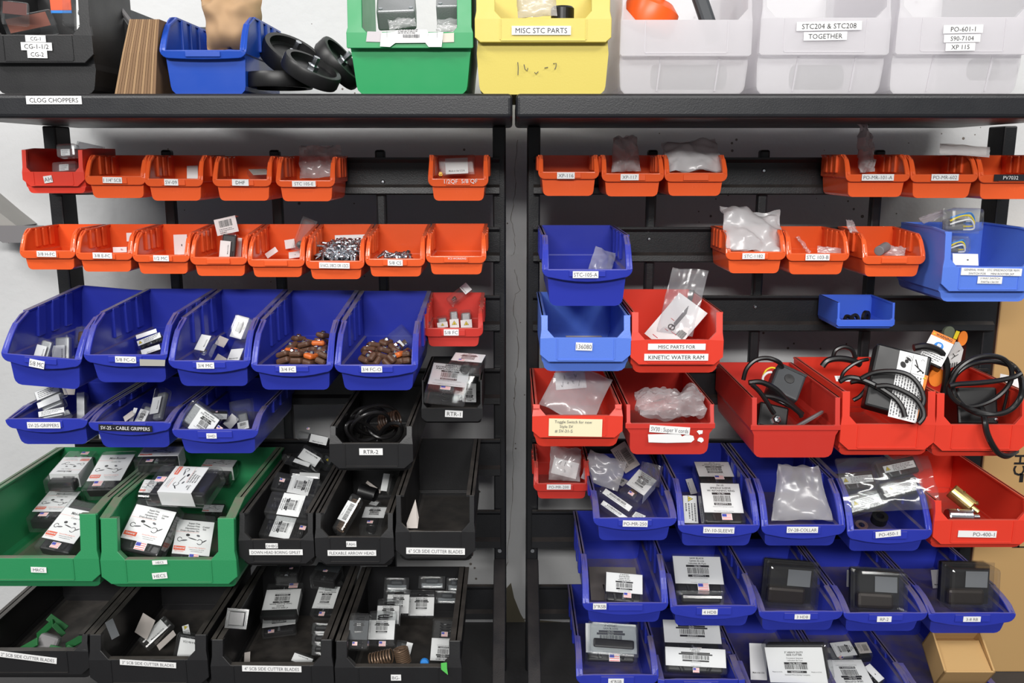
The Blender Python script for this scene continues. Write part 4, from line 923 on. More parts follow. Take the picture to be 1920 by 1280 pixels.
for k, (a, b_, c_) in enumerate((((1397, 316), (1468, 306), (1410, 352)), ((1487, 292), (1549, 286), (1492, 352)), ((1563, 296), (1640, 290), (1567, 352)))):
    pack('t6', 'Y2', a, b_, c_, 'warnt', 'clear package with a yellow triangle card, %s in the dark red bin' % ('outer one of three', 'middle of three', 'innermost of three')[k], (.02, .02, 1.3, .05), .018, insert='grey', pref=25)
pack('t6', 'Y2', (1600, 36), (1643, 84), (1556, 70), 'usa', 'clear package with a white end card, lying on top of the triangle packages', (.05, .05, .1, 2.2), .016, insert='fit', pref=30)
tp = MB(); a, b_, c_, d_ = [P(*px('Y1', p), BINS['t2'].Yf - .003) for p in ((1047, 612), (1243, 618), (1228, 668), (1050, 662))]
# fourth rail
pack('u1', 'Y1', (262, 862), (428, 792), (278, 925), 'txt', 'clear package at the top of the heap in the outer fourth-rail bin', (.05, .2, .1, .2), .02, insert='grey', pref=50)
pack('u1', 'Y1', (278, 944), (440, 878), (288, 985), '', 'clear package with a white edge card, middle of the heap in the outer fourth-rail bin', (.02, .15, .1, .5), .02, insert='grey', pref=50)
pack('u1', 'Y1', (287, 1010), (478, 972), (292, 1048), 'txt', 'clear package with a printed edge card, low in the outer fourth-rail bin', (.02, .05, .1, .3), .016, insert='grey', pref=45)
pack('u1', 'Y1', (332, 1052), (512, 992), (348, 1085), 'usa', 'flat white-carded package at the lip of the outer fourth-rail bin', (.02, .05, .05, .05), .01, insert='', pref=50)
pack('u1', 'Y1', (572, 870), (628, 862), (582, 1070), '', 'tall clear package along the inner side of the outer fourth-rail bin', (.1, .05, .05, .02), .02, insert='grey', pref=35)
paper('u1', 'Y1', (440, 800), (550, 800), (470, 880), 'grey card showing behind the heap in the outer fourth-rail bin', TANM, pref=40)
paper('u2', 'Y1', (1000, 976), (1027, 980), (970, 1090), 'narrow white side card in the bin with the black label strip', pref=40)
pack('u2', 'Y1', (1048, 982), (1115, 1000), (1012, 1092), 'gen', 'clear package with a small barcoded card in the black-labelled blue bin', (.05, .05, .5, .02), .02, title='CABLE|GRIPPER', insert='grey', pref=40)
pack('u2', 'Y1', (1152, 902), (1217, 889), (1117, 1028), 'usav', 'clear package with a white end card, highest in the black-labelled blue bin', (.05, .1, .6, .4), .022, insert='grey', pref=40)
paper('u2', 'Y1', (932, 1042), (1000, 992), (932, 1088), 'pale triangular card at the lip of the black-labelled blue bin', TANM, pref=45)
pack('u3', 'Y1', (1497, 968), (1634, 1060), (1422, 1136), 'gen', 'clear package with a spear head card, rising out over the lip above the green bins', (.55, .05, .1, .05), .018, title='SPEAR HEAD|FOR 3/8 IN CABLE', flagat=(1650, 1128), flagrot=0, insert='grey', pref=45)
pack('u3', 'Y1', (1560, 1020), (1700, 1024), (1565, 1060), '', 'flagged dark package behind the spear head card', (.05, .05, .9, .05), .014, flagat=(1625, 1010), cardmat=WHITE, pref=40)
paper('u3', 'Y1', (1702, 988), (1756, 1032), (1712, 1128), 'white folded card in the middle of the bin above the green bins', pref=40)
pack('u3', 'Y1', (1777, 1092), (1858, 1072), (1790, 1148), 'bar', 'clear package with a barcode card at the inner lip end above the green bins', (.05, .05, 1.6, .02), .02, insert='grey', pref=40)
clearbox('u3', 'Y1', (1712, 925), (1870, 895), (1730, 1060), 'empty clear clamshell at the back of the bin above the green bins', .025, pref=40)
B = BINS['u4']
for k, (cx, cy, rx, ry, rot, vv) in enumerate(((935, 1030, 140, 85, -25, .05), (985, 985, 150, 100, -10, .09), (880, 1080, 120, 70, 30, .06), (1020, 1030, 100, 80, 15, .1), (935, 990, 135, 95, 0, .12), (1080, 1080, 90, 60, -40, .06), (835, 1050, 55, 95, 10, .09))):
    pts = []
    for i in range(14):
        a = 2 * math.pi * i / 14; x, y = rx * math.cos(a), ry * math.sin(a); c, s = math.cos(R(rot)), math.sin(R(rot))
        pts.append((cx + x * c - y * s, cy + x * s + y * c, .028 * math.sin(a + k)))
    cable(('thin black cable loop, outermost over the lip in the black bin', 'wide black cable loop arching highest in the black cable bin', 'black cable loop lying low at one corner of the black cable bin', 'black cable loop beside the copper-coloured coil', 'largest black cable loop round the back of the black cable bin', 'small black cable loop at the inner front corner of the cable bin', 'upright narrow black cable loop at the outer side of the cable bin')[k],
          'Y2', pts, B.Yf + vv, .0032, CABLE, True, 'cable_loop', 'cable', 6)
b = MB(); coil(b, P(*px('Y2', (1010, 1010)), B.Yf + .1), P(*px('Y2', (1130, 975)), B.Yf + .09), .014, 7, .0022, plastic('coppery_black_wire', rgb(60, 44, 36), .3)); tag(b.build('wire_coil', None, smooth=True), 'tight coil of dark coppery wire among the black cable loops', 'coil')
pack('u5', 'U8', (600, 168), (1052, 205), (520, 280), 'gen', 'retrieving tool package at the back of the small black bin', (.02, .02, .05, .6), .02, title='SMALL|RETRIEVING TOOL', flagat=(682, 297), insert='coil', pref=55)
pack('u5', 'U8', (275, 322), (820, 378), (168, 634), 'gen', 'retrieving tool package lying on top, facing out of the small black bin', (.03, .03, .05, .42), .02, title='SMALL|RETRIEVING TOOL|REPLACEMENT', flagat=(440, 715), insert='coil', pref=50)
pack('u5', 'U8', (895, 912), (692, 905), (905, 634), 'gen', 'retrieving tool package upside down under the front one', (.05, .8, .05, .5), .02, title='SMALL|RETRIEVING', insert='coil', pref=30)
# green bins
g = dict(t=.032, insert='dark')
pack('v1', 'W6', (755, 326), (450, 326), (1022, 152), 'mini', 'cutter set package upside down at the top of the outer green bin', (.02, .02, .42, .4), title='', flagat=(890, 118), flagrot=180, fold='tl', pref=60, **g)
pack('v1', 'Y5', (775, 213), (1022, 207), (640, 408), 'mini', 'cutter set package on the inner side, upper half of the outer green bin', (.04, .02, .15, .33), flagat=(738, 430), pref=60, **g)
pack('v1', 'W6', (540, 507), (868, 507), (312, 718), 'mini', 'cutter set package half covered, middle of the outer green bin', (.04, .04, .1, .33), flagat=(456, 756), pref=60, **g)
pack('v1', 'W6', (685, 670), (1010, 735), (438, 987), 'mini', 'cutter set package at the front of the outer green bin', (.04, .02, .3, .32), flagat=(582, 1075), flagrot=0, pref=55, **g)
pack('v2', 'W5', (385, 98), (780, 92), (302, 190), 'super', 'cutter set package at the very back of the fully visible green bin', (.05, .02, .1, .5), flagat=(432, 242), fold='r', pref=60, **g)
pack('v2', 'W5', (1000, 218), (1310, 228), (940, 290), 'super', 'shaded cutter set package in the back inner corner of the fully visible green bin', (.02, .02, .1, 1.0), fold='b', pref=60, **g)
pack('v2', 'W5', (380, 422), (560, 430), (318, 548), 'super', 'cutter set package mostly covered at the side of the fully visible green bin', (.02, .02, .1, .4), flagat=(450, 588), pref=55, **g)
pack('v2', 'W5', (980, 674), (1178, 678), (950, 742), 'super', 'cutter set package with only its upper card edge showing, fully visible green bin', (.02, .02, .8, .1), pref=60, **g)
pack('v2', 'W5', (685, 814), (1050, 848), (680, 1160), 'super', 'cutter set package standing at the front beside the inner flange of the green bin', (.02, .02, .2, .2), flagat=(868, 1200), pref=45, **g)
pack('v2', 'W5', (290, 664), (688, 746), (150, 1002), 'super', 'cutter set package at the front with its whole card showing, fully visible green bin', (.04, .02, .2, .32), flagat=(342, 1090), flagrot=0, pref=45, **g)
pack('v2', 'W5', (1030, 293), (848, 553), (692, 294), 'super', 'cutter set package turned sideways on top of the others in the green bin', (.02, .03, .4, .45), flagat=(545, 425), flagrot=90, fold='r', pref=60, **g)
# black gimlet bins
g = dict(t=.022, insert='coil', title='DOWN HEAD|BORING GIMLET')
pack('v3', 'U6', (130, 1205), (216, 990), (345, 1220), 'gen', 'gimlet package lowest in the column, its flag turned to the inner side', (.02, .02, .55, .6), flagat=(490, 1115), flagrot=-90, pref=50, **g)
pack('v3', 'U6', (212, 965), (297, 742), (440, 1000), 'gen', 'gimlet package second from the lip in the column of cards', (.02, .02, .6, .4), pref=50, **g)
pack('v3', 'U6', (600, 597), (536, 783), (387, 545), 'gen', 'gimlet package third from the lip, flag on its outer end', (.02, .02, .35, .8), flagat=(277, 617), flagrot=90, pref=50, **g)
pack('v3', 'U6', (455, 530), (665, 540), (452, 590), 'usa', 'white end card package squeezed above the column of gimlet cards', (.5, .02, .6, .05), .02, insert='coil', pref=45)
pack('v3', 'U6', (615, 478), (437, 372), (678, 382), 'usa', 'slanted white origin card package in the upper part of the gimlet bin', (.05, .1, .1, .4), .03, insert='coil', fold='b', pref=45)
pack('v3', 'U6', (410, 385), (572, 440), (385, 420), 'usa', 'strip of a white origin card under the slanted one in the gimlet bin', (.8, .02, .3, .1), .02, insert='coil', pref=45)
pack('v3', 'U6', (572, 127), (750, 166), (558, 212), 'usa', 'topmost gimlet package with a barcode on its folded card edge', (.75, .02, .1, .02), .03, insert='coil', flagat=(548, 76), fold='t', pref=30)
pack('v3', 'U6', (725, 345), (795, 395), (700, 405), 'warnt', 'clear package with a yellow warning mark against the inner side of the gimlet bin', (.1, .05, .1, 1.3), .02, insert='', cardmat=DGREY, pref=45)
pack('v4', 'U7', (1052, 140), (1152, 152), (1105, 428), '', 'white-sided package at the back inner corner of the arrow head bin', (.2, .6, .05, .05), .03, insert='', fold='r', pref=40)
paper('v4', 'U7', (838, 258), (1060, 425), (822, 305), 'pale folded card lying across the back of the arrow head bin', TANM, pref=50)
b = MB(); B = BINS['v4']; coil(b, P(*px('U7', (720, 420)), B.Yf + .11), P(*px('U7', (980, 495)), B.Yf + .1), .011, 15, .0018, DARK); tag(b.build('coil_spring', None, smooth=True), 'black coil spring lying behind the front package of the arrow head bin', 'spring')
pack('v4', 'U7', (922, 588), (1038, 612), (862, 640), 'mark', 'small tilted white tag package above the flexible arrow head card', (.2, .3, .3, .2), .014, insert='', pref=45)
pack('v4', 'U7', (828, 686), (1170, 694), (740, 852), 'gen', 'flexible arrow head package with a flag, at the lip of its bin', (.03, .02, .15, .85), .022, title='FLEXIBLE|ARROW HEAD', flagat=(888, 940), insert='coil', pref=50)
pack('v4', 'U7', (522, 572), (674, 636), (378, 880), 'barv', 'tall slim clear package with a barcode band and a brown spring inside', (.06, .06, .42, .5), .024, insert='tan', pref=45)
tri = MB(); q = [P(*px('Y6', p), BINS['v5'].Yf + d) for p, d in (((1325, 575), .035), ((1348, 700), .03), ((1340, 775), .022), ((1266, 775), .022), ((1265, 740), .026))]
n0 = (q[1] - q[0]).cross(q[4] - q[0]).normalized() * .0006; tri.add(q + [p + n0 for p in q], [(0, 1, 2, 3, 4), (9, 8, 7, 6, 5)] + [(i, (i + 1) % 5, (i + 1) % 5 + 5, i + 5) for i in range(5)], TANM); tag(tri.build('paper_scrap', None), 'pointed tan paper scrap standing in the dusty empty black bin', 'paper')
# bottom row
B = BINS['w1']
for k, (p, v, s) in enumerate((((430, 430), .12, .02), ((340, 480), .11, .022), ((440, 480), .1, .014), ((570, 570), .06, .022), ((210, 610), .03, .022), ((450, 640), .03, .02), ((545, 630), .04, .012))):
    c = P(*px('Y7', p), B.Yf + v); c.z = max(c.z, B.z0 + .008); rr = random.Random(k); b = MB(); b.rbox((-s, -s * .35, -.002), (s, s * .35, .002), plastic('dark_green_tape', rgb(28, 96, 48), .5), .001, Matrix.Translation(c) @ Matrix.Rotation(rr.uniform(-1, 1), 4, 'Y') @ Matrix.Rotation(R(40), 4, 'X'))
    tag(b.build('tape_scrap', None), 'dark green scrap in the outer bottom black bin', 'scrap', 'green scraps in the outer bottom bin')
b = MB(); c = P(*px('Y7', (365, 585)), B.Yf + .05); b.rbox((-.018, -.012, -.016), (.018, .012, .016), GREYM, .006, Matrix.Translation(c) @ Matrix.Rotation(R(18), 4, 'Y') @ Matrix.Rotation(R(-25), 4, 'X')); tag(b.build('metal_block', None), 'rounded grey metal piece among green scraps in the outer bottom bin', 'block')
pack('w2', 'Y7', (1072, 525), (1205, 403), (1127, 588), 'usa', 'clear package with a bright white band, tilted in the half-empty bottom bin', (.3, .25, .08, .08), .02, insert='', pref=45)
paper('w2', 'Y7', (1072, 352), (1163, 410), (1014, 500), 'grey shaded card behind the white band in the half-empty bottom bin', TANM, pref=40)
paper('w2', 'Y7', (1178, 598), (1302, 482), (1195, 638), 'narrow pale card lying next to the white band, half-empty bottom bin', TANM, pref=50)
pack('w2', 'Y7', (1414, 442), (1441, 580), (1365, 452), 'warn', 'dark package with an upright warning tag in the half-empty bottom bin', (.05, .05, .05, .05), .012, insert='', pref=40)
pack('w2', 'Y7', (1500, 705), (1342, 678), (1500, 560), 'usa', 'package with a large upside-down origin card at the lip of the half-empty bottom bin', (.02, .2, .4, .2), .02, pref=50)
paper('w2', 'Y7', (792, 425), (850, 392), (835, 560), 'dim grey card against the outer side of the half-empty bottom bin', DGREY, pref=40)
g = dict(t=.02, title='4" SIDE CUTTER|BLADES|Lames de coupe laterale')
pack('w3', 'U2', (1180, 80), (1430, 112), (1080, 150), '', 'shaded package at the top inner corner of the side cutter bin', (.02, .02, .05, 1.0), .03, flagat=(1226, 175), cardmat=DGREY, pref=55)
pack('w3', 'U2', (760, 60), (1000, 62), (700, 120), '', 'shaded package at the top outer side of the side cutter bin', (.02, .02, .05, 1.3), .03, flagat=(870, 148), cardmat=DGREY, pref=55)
pack('w3', 'U2', (1182, 332), (1400, 334), (1064, 556), 'gen', 'side cutter package on top of the inner stack, flag under its card', (.03, .03, .3, .35), flagat=(1192, 620), pref=55, **g)
for k in range(3):
    clearbox('w3', 'U2', (1080, 700 + 110 * k), (1290, 705 + 110 * k), (1066, 790 + 110 * k), 'flat clear box in the inner side cutter stack, %s' % ('top of the three edges', 'between two others', 'lowest of the three edges')[k], .05, pref=35, extra=lambda w, h, t: [('blade', MB().rbox((-.4 * w, -.3 * h, -.7 * t), (.4 * w, .3 * h, -.3 * t), DARK, .003))])
pack('w3', 'U2', (620, 642), (960, 600), (522, 768), 'gen', 'side cutter package under the upside-down one, two flags side by side', (.03, .03, .3, .4), flagat=(660, 806), pref=52, **g)
pack('w3', 'U2', (890, 565), (522, 578), (1013, 354), 'gen', 'side cutter package upside down on the outer stack, its card fully in view', (.03, .03, .35, .35), flagat=(893, 327), flagrot=180, fold='l', pref=58, **g)
pack('w3', 'U2', (1060, 1168), (866, 1100), (1100, 1088), 'usa', 'tilted white origin card package at the lip of the side cutter bin', (.02, .02, .3, .3), .014, insert='', pref=45)
paper('w3', 'U2', (440, 1010), (500, 1000), (318, 1138), 'tan paper lying on the floor of the side cutter bin', TANM, pref=65)
clearbox('w3', 'U2', (205, 570), (400, 585), (180, 745), 'dark glossy flat box leaning on the outer side of the side cutter bin', .012, extra=lambda w, h, t: [('blade', MB().rbox((-.44 * w, -.44 * h, -.9 * t), (.44 * w, .44 * h, -.4 * t), DARK, .002))])
g = dict(t=.026, insert='coil', title='BORING GIMLET')
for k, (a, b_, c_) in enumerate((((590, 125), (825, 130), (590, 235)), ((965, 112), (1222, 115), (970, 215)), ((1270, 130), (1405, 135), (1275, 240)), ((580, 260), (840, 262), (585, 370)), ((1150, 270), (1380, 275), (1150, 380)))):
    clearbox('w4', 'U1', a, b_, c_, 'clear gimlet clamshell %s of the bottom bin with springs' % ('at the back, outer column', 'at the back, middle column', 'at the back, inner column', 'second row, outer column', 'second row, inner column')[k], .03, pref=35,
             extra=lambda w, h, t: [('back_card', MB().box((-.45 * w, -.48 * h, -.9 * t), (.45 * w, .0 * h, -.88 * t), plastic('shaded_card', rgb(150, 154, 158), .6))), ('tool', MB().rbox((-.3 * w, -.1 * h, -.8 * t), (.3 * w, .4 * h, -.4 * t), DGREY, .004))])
pack('w4', 'U1', (610, 316), (848, 318), (622, 520), 'gen', 'gimlet package whose card is half hidden behind the middle one', (.02, .02, .3, .1), pref=40, **g)
pack('w4', 'U1', (850, 344), (1122, 345), (857, 546), 'gen', 'gimlet package with a fully visible card in the middle of the bottom bin', (.02, .02, .4, .1), pref=40, **g)
pack('w4', 'U1', (500, 437), (738, 438), (512, 635), 'gen', 'gimlet package right behind the front flagged one', (.02, .02, .4, .1), fold='r', pref=40, **g)
pack('w4', 'U1', (196, 596), (405, 600), (202, 806), 'gen', 'dim gimlet package standing against the outer side of the bottom bin', (.02, .02, .4, .5), flagat=(265, 853), cardmat=DGREY, pref=38, **g)  # package in shade: the shade is put into its dark grey card
pack('w4', 'U1', (408, 594), (690, 596), (421, 806), 'gen', 'gimlet package at the front with a bright flag over the brown springs', (.02, .02, .5, .35), flagat=(565, 853), pref=38, **g)
pack('w4', 'U1', (1360, 1045), (1092, 1033), (1362, 800), 'gen', 'gimlet package upside down at the inner front corner', (.02, .02, .02, .9), flagat=(1243, 750), flagrot=180, pref=40, **g)
pack('w4', 'U1', (924, 750), (890, 882), (808, 932), '', 'clear package with a white end, slanting down to a blue tip', (.05, .05, .1, 1.8), .03, insert='dark', pref=35)
B = BINS['w4']
for k, (a, c_) in enumerate((((420, 1040), (670, 985)), ((760, 900), (800, 1060)), ((470, 1085), (600, 1060)))):
    b = MB(); coil(b, P(*px('U1', a), B.Yf + .05), P(*px('U1', c_), B.Yf + .045), .0125, 8 if k < 2 else 5, .0016, SPRINGM); tag(b.build('coil_spring', None, smooth=True), ('brown coil spring under the bright flag', 'brown coil spring beside the blue tip', 'short brown coil spring lowest at the lip of the gimlet bin')[k], 'spring')
b = MB(); c = P(*px('U1', (1025, 1055)), B.Yf + .03); b.lathe([(0, .006), (.007, .005), (.008, 0), (0, 0)], BLUINK, Matrix.Translation(c) @ Matrix.Rotation(R(80), 4, 'X')); tag(b.build('plastic_plug', None, smooth=True), 'small blue plug at the lip of the bottom gimlet bin', 'plug')
b = MB(); a = [P(*px('U1', p), B.Yf - .004) for p in ((1203, 1062), (1268, 1055), (1270, 1120), (1280, 1190), (1205, 1130))]; b.add(a + [p + Vector((0, -.0006, 0)) for p in a], [(0, 1, 2, 3, 4), (9, 8, 7, 6, 5)] + [(i, (i + 1) % 5, (i + 1) % 5 + 5, i + 5) for i in range(5)], GRTAPE); tag(b.build('tape_scrap', None), 'light green tape tab hanging on the lip of the bottom gimlet bin', 'tape')
# tape on the taped blue bin
B = BINS['t2']; tp.add([a, b_ if False else P(*px('Y1', (1240, 618)), B.Yf - .003), P(*px('Y1', (1236, 664)), B.Yf - .003), d_ if False else P(*px('Y1', (1050, 662)), B.Yf - .003)], [(0, 1, 2, 3)], TAPE)
tp.v[0] = tuple(P(*px('Y1', (1047, 612)), B.Yf - .003)); to = tp.build('tape_strip', B.root, solid=.0006); to.matrix_parent_inverse = B.M.inverted()
# ------------------------------------------------------------------ contents, rack beside the tall carton
sheet('r8', 'Z7', (745, 150), (965, 140), (738, 412), 'hazy bag standing in the orange bin next to the empty one by the middle post', BAGH, .012, .025, seed=4, pref=10, fr=3, taper=.8)
sheet('r9', 'Z7', (1095, 190), (1500, 168), (1200, 408), 'square-topped clear bag sticking out of the unlabelled orange bin on the top rail', BAGH, .01, .02, seed=6, pref=12, fr=3)
sheet('r10', 'Z8', (800, 25), (905, 15), (738, 388), 'tall twisted bag reaching up to the shelf from its orange bin', BAGH, .01, .03, seed=8, pref=8, pinch=.16, fr=3.4, card=((835, 275), (892, 290), (828, 345), 'usa', ''))
sheet('r11', 'Z8', (1345, 180), (1690, 207), (1330, 250), 'long tan film strip lying across the backs of two orange bins', film('tan_film', (.9, .86, .83, 1), .5, .6, .3), .003, .003, seed=2, pref=10, name='film_strip', cat='strip', tilt=15)
sheet('s9', 'Z7', (630, 962), (785, 1022), (568, 1140), 'clear plastic sheet leaning in the dark blue bin by the middle post', BAG, .004, .004, seed=5, pref=40, name='plastic_sheet', cat='sheet', layers=1)
sheet('s10', 'F', (1345, 386), (1452, 402), (1368, 466), 'big hazy bag flopping over the rim of an orange bin on the second rail', BAGH, .016, .03, seed=9, pref=20, fr=2.6, nu=22)
sheet('s11', 'Z8', (328, 832), (352, 828), (415, 945), 'narrow curled strip in the middle orange bin of the second rail', BAGM, .003, .002, seed=3, pref=30, name='film_strip', cat='strip', layers=1, curl=.004)
sheet('s11', 'Z8', (490, 890), (655, 906), (488, 940), 'small clear tag sheet behind the lip of the middle orange bin', BAG, .002, .002, seed=3, pref=30, name='plastic_sheet', cat='sheet', layers=1)
sheet('s12', 'Z8', (692, 712), (745, 720), (712, 800), 'rounded film tongue sticking up at the outer side of the bin with the metal tube', BAGM, .004, .004, seed=3, pref=20, name='film_tongue', cat='film', v=.07)
def tube_part(name, label, cat, bk, vw, p0, p1, v0, v1, r, mat, prof=None):
    a, b_ = P(*px(vw, p0), BINS[bk].Yf + v0), P(*px(vw, p1), BINS[bk].Yf + v1); b = MB(); b.cyl(a, b_, r, mat, 18); return tag(b.build(name, None, bevel=.0012), label, cat)
tube_part('metal_tube', 'short dull metal tube lying in the unlabelled orange bin of the second rail', 'tube', 's12', 'Z8', (915, 925), (965, 895), .03, .06, .009, GREYM)
sheet('s12', 'Z8', (950, 880), (1105, 905), (930, 950), 'small hazy bag end beside the metal tube', BAGM, .006, .01, seed=12, pref=40)
def wires(w, h, t):
    out = []
    for k, (m, y, a) in enumerate(((BLUINK, .1, .5), (YELINK, -.05, .9), (WHINK, -.2, .6))):
        b = MB(); b.tube(spline([(-.38 * w, y * h, -t * .4), (-.1 * w, (y + .25 * a) * h, -t * .25), (.2 * w, (y + .2) * h, -t * .3), (.38 * w, (y - .15) * h, -t * .5), (.1 * w, (y - .2) * h, -t * .6)], 6), .0016, m, 6); out.append(('wire', b))
    b = MB(); b.rbox((-.42 * w, -.42 * h, -.95 * t), (.2 * w, .1 * h, -.6 * t), GREYM, .003); out.append(('switch_body', b)); return out
clearbox('s13', 'Z8', (1418, 622), (1650, 628), (1422, 778), 'clear clamshell with coloured wires, sitting on top in the big light blue bin', .05, extra=wires, pref=5, v=.06, tilt=10)
clearbox('s13', 'Z8', (1422, 822), (1560, 826), (1424, 935), 'lower clear clamshell with a ring of wire in the big light blue bin', .035, extra=wires, pref=5, v=.06, tilt=10)
paper('s13', 'Z8', (1424, 942), (1600, 946), (1428, 1022), 'plain grey-white card under the clear clamshells in the big light blue bin', pref=10, v=.03, style='mark')
sheet('s13', 'Z8', (1185, 700), (1350, 640), (1230, 735), 'clear flap lying back from the top clamshell over the bin edge', BAG, .003, .004, seed=2, pref=50, name='plastic_flap', cat='flap', v=.12)
b = MB(); B = BINS['t9']
for k, (x, y, r_) in enumerate(((700, 798, .008), (750, 795, .009), (825, 785, .012))):
    c = P(*px('Y4', (x, y + 4)), B.Yf + .02 + .006 * k); q = MB(); q.lathe([(r_ * .45, -.003), (r_, -.003), (r_, .003), (r_ * .45, .003), (r_ * .45, -.003)], DARK, Matrix.Translation(c) @ Matrix.Rotation(R(40 + 25 * k), 4, 'X') @ Matrix.Rotation(R(20 * k), 4, 'Y'), 16)
    tag(q.build('rubber_washer', None, smooth=False), ('flattest dark washer in the tiny blue bin', 'middle dark washer in the tiny blue bin', 'biggest dark washer, upright in the tiny blue bin')[k], 'washer')
paper('t7', 'Y3', (400, 838), (668, 838), (410, 853), 'grey paper lying on the floor of the light blue empty-looking bin', TANM, pref=70)
sheet('t8', 'Y3', (1250, 330), (1520, 360), (1040, 800), 'clear bag with a leaflet sticking out of the red water ram bin', CLEAR2, .006, .012, seed=7, pref=25, fr=2, card=((1245, 505), (1455, 660), (1005, 830), 'leaf', ''), name='poly_bag',
      inside=lambda w, h, t: [('black_strip', MB().rbox((.1 * w, -.48 * h, -.004), (.24 * w, .2 * h, -.001), DARK, .001))])
sheet('u6', 'X1', (190, 130), (560, 290), (395, 640), 'clear bag with a hand-lettered card, in the red bin with the cream note', BAG, .008, .02, seed=14, pref=35, fr=2.4, card=((318, 318), (545, 300), (330, 445), 'hand', 'SV|PLUG'))
sheet('u7', 'X1', (930, 470), (1420, 430), (950, 660), 'crumpled clear bag slumped in the worn red bin', BAGM, .03, .035, seed=21, pref=45, fr=3.2, nu=26, nv=20)
# the note and the torn label
B = BINS['u6']
nt_ = MB()
for s, cx, cy, h in (('Toggle Switch for new', 1075, 790.5, 5.2), ('Style SV', 1062, 799, 5.2), ('# SV-31-S', 1057, 807.5, 5.6)): sticker(B.root, s, cx, cy, 84 if s[0] == 'T' else 44, h * 1.9, 1, B.Yf - .0030, None, GREYINK)
B = BINS['u7']; b = MB(); rr = random.Random(3); pts = [(1215, 814), (1275, 813), (1279, 818), (1288, 814), (1300, 817), (1302, 824), (1296, 829), (1250, 830), (1216, 829)]
q = [P(x, y, B.back - lerp(B.Lb, B.L, .75) - .003) for x, y in pts]; b.add(q, [tuple(range(len(q)))], WHITE)
for cx, cy in ((1313, 810), (1314, 825)):
    q = [P(cx + 6 * math.cos(a) * rr.uniform(.6, 1.2), cy + 5 * math.sin(a) * rr.uniform(.6, 1.2), B.back - lerp(B.Lb, B.L, .75) - .003) for a in [i * .7 for i in range(9)]]; b.add(q, [tuple(range(9))], WHITE)
o = b.build('torn_label', B.root, fix=False); o.matrix_parent_inverse = B.M.inverted()
# switch box and pedal
B = BINS['u8']
def at(bk, vw, p, v): return P(*px(vw, p), BINS[bk].Yf + v)
def boxthing(name, label, cat, bk, vw, A, Bp, Cc, v, tilt, turn, t, mat, r=.004):
    M, w, h = settle(BINS[bk], px(vw, A), px(vw, Bp), px(vw, Cc), (0, 0, 0, 0), t, None, None, turn, label, tilt); root = thing(name, label, cat, M=M)
    b = MB(); b.rbox((-w / 2, -h / 2, -t), (w / 2, h / 2, 0), mat, r); b.build('housing', root); return root, w, h, M
root, w, h, M = boxthing('switch_box', 'dark grey switch box tilted up in the worn scuffed red bin', 'switch', 'u8', 'X2', (403, 260), (577, 340), (338, 420), .1, 38, 20, .04, DGREY)
b = MB(); b.lathe([(0, .001), (.009, .0008), (.0095, 0)], DARK, Matrix.Translation((-.0 * w, .1 * h, 0)), 20); b.build('cover_disc', root)
b = MB(); b.rbox((-w / 2 + .004, h / 2 - .006, .0), (w / 2, h / 2 - .001, .0015), DARK, .0005); b.build('edge_strip', root)
root, w, h, M = boxthing('switch_housing', 'black lower switch housing with a cord gland in the worn scuffed red bin', 'switch', 'u8', 'X2', (290, 500), (470, 545), (262, 650), .04, 30, 8, .035, DARK)
b = MB(); b.lathe([(0, .01), (.006, .009), (.0075, .004), (.009, .003), (.009, 0)], CHROME, Matrix.Translation((.08 * w, -.12 * h, 0)), 6); b.build('cord_gland', root)
a, c = at('u8', 'X2', (500, 655), .05), at('u8', 'X2', (600, 610), .07); b = MB(); mid = (a + c) / 2
b.lathe([(0, .004), (.03, .0035), (.033, .001), (.03, -.002), (0, -.002)], GREYM, Matrix.Translation(at('u8', 'X2', (575, 625), .06)) @ Matrix.Rotation(R(-32), 4, 'Y') @ Matrix.Rotation(R(-22), 4, 'X'), 28); pd = b.build('foot_pedal', None, smooth=False); tag(pd, 'round grey pedal disc lying at the lip of the worn scuffed red bin', 'pedal')
cable('black cord arching over the back of the worn scuffed red bin', 'X2', [(178, 370), (200, 300), (255, 248), (330, 236), (400, 262), (420, 300, .02)], B.Yf + .13)
cable('black cord running from the side of the scuffed bin down to its pedal', 'X2', [(212, 388), (290, 385), (380, 430), (460, 510), (545, 585)], B.Yf + .075, .0048)
cable('black cord ending at the gland of the lower switch housing', 'X2', [(230, 398), (275, 440), (320, 500), (352, 555), (370, 580)], B.Yf + .045, .004)
cable('black cord crossing under the tilted switch box', 'X2', [(300, 470), (370, 480), (440, 510), (520, 570), (540, 600)], B.Yf + .065, .004)
cable('short yellow wire behind the tilted switch box', 'X2', [(300, 345), (320, 310), (350, 295), (375, 298)], B.Yf + .11, .0016, YELINK, name='yellow_wire', cat='wire')
cable('short white wire beside the yellow one behind the switch box', 'X2', [(300, 395), (300, 355), (325, 328), (355, 322)], B.Yf + .1, .0022, WHINK, name='white_wire', cat='wire')
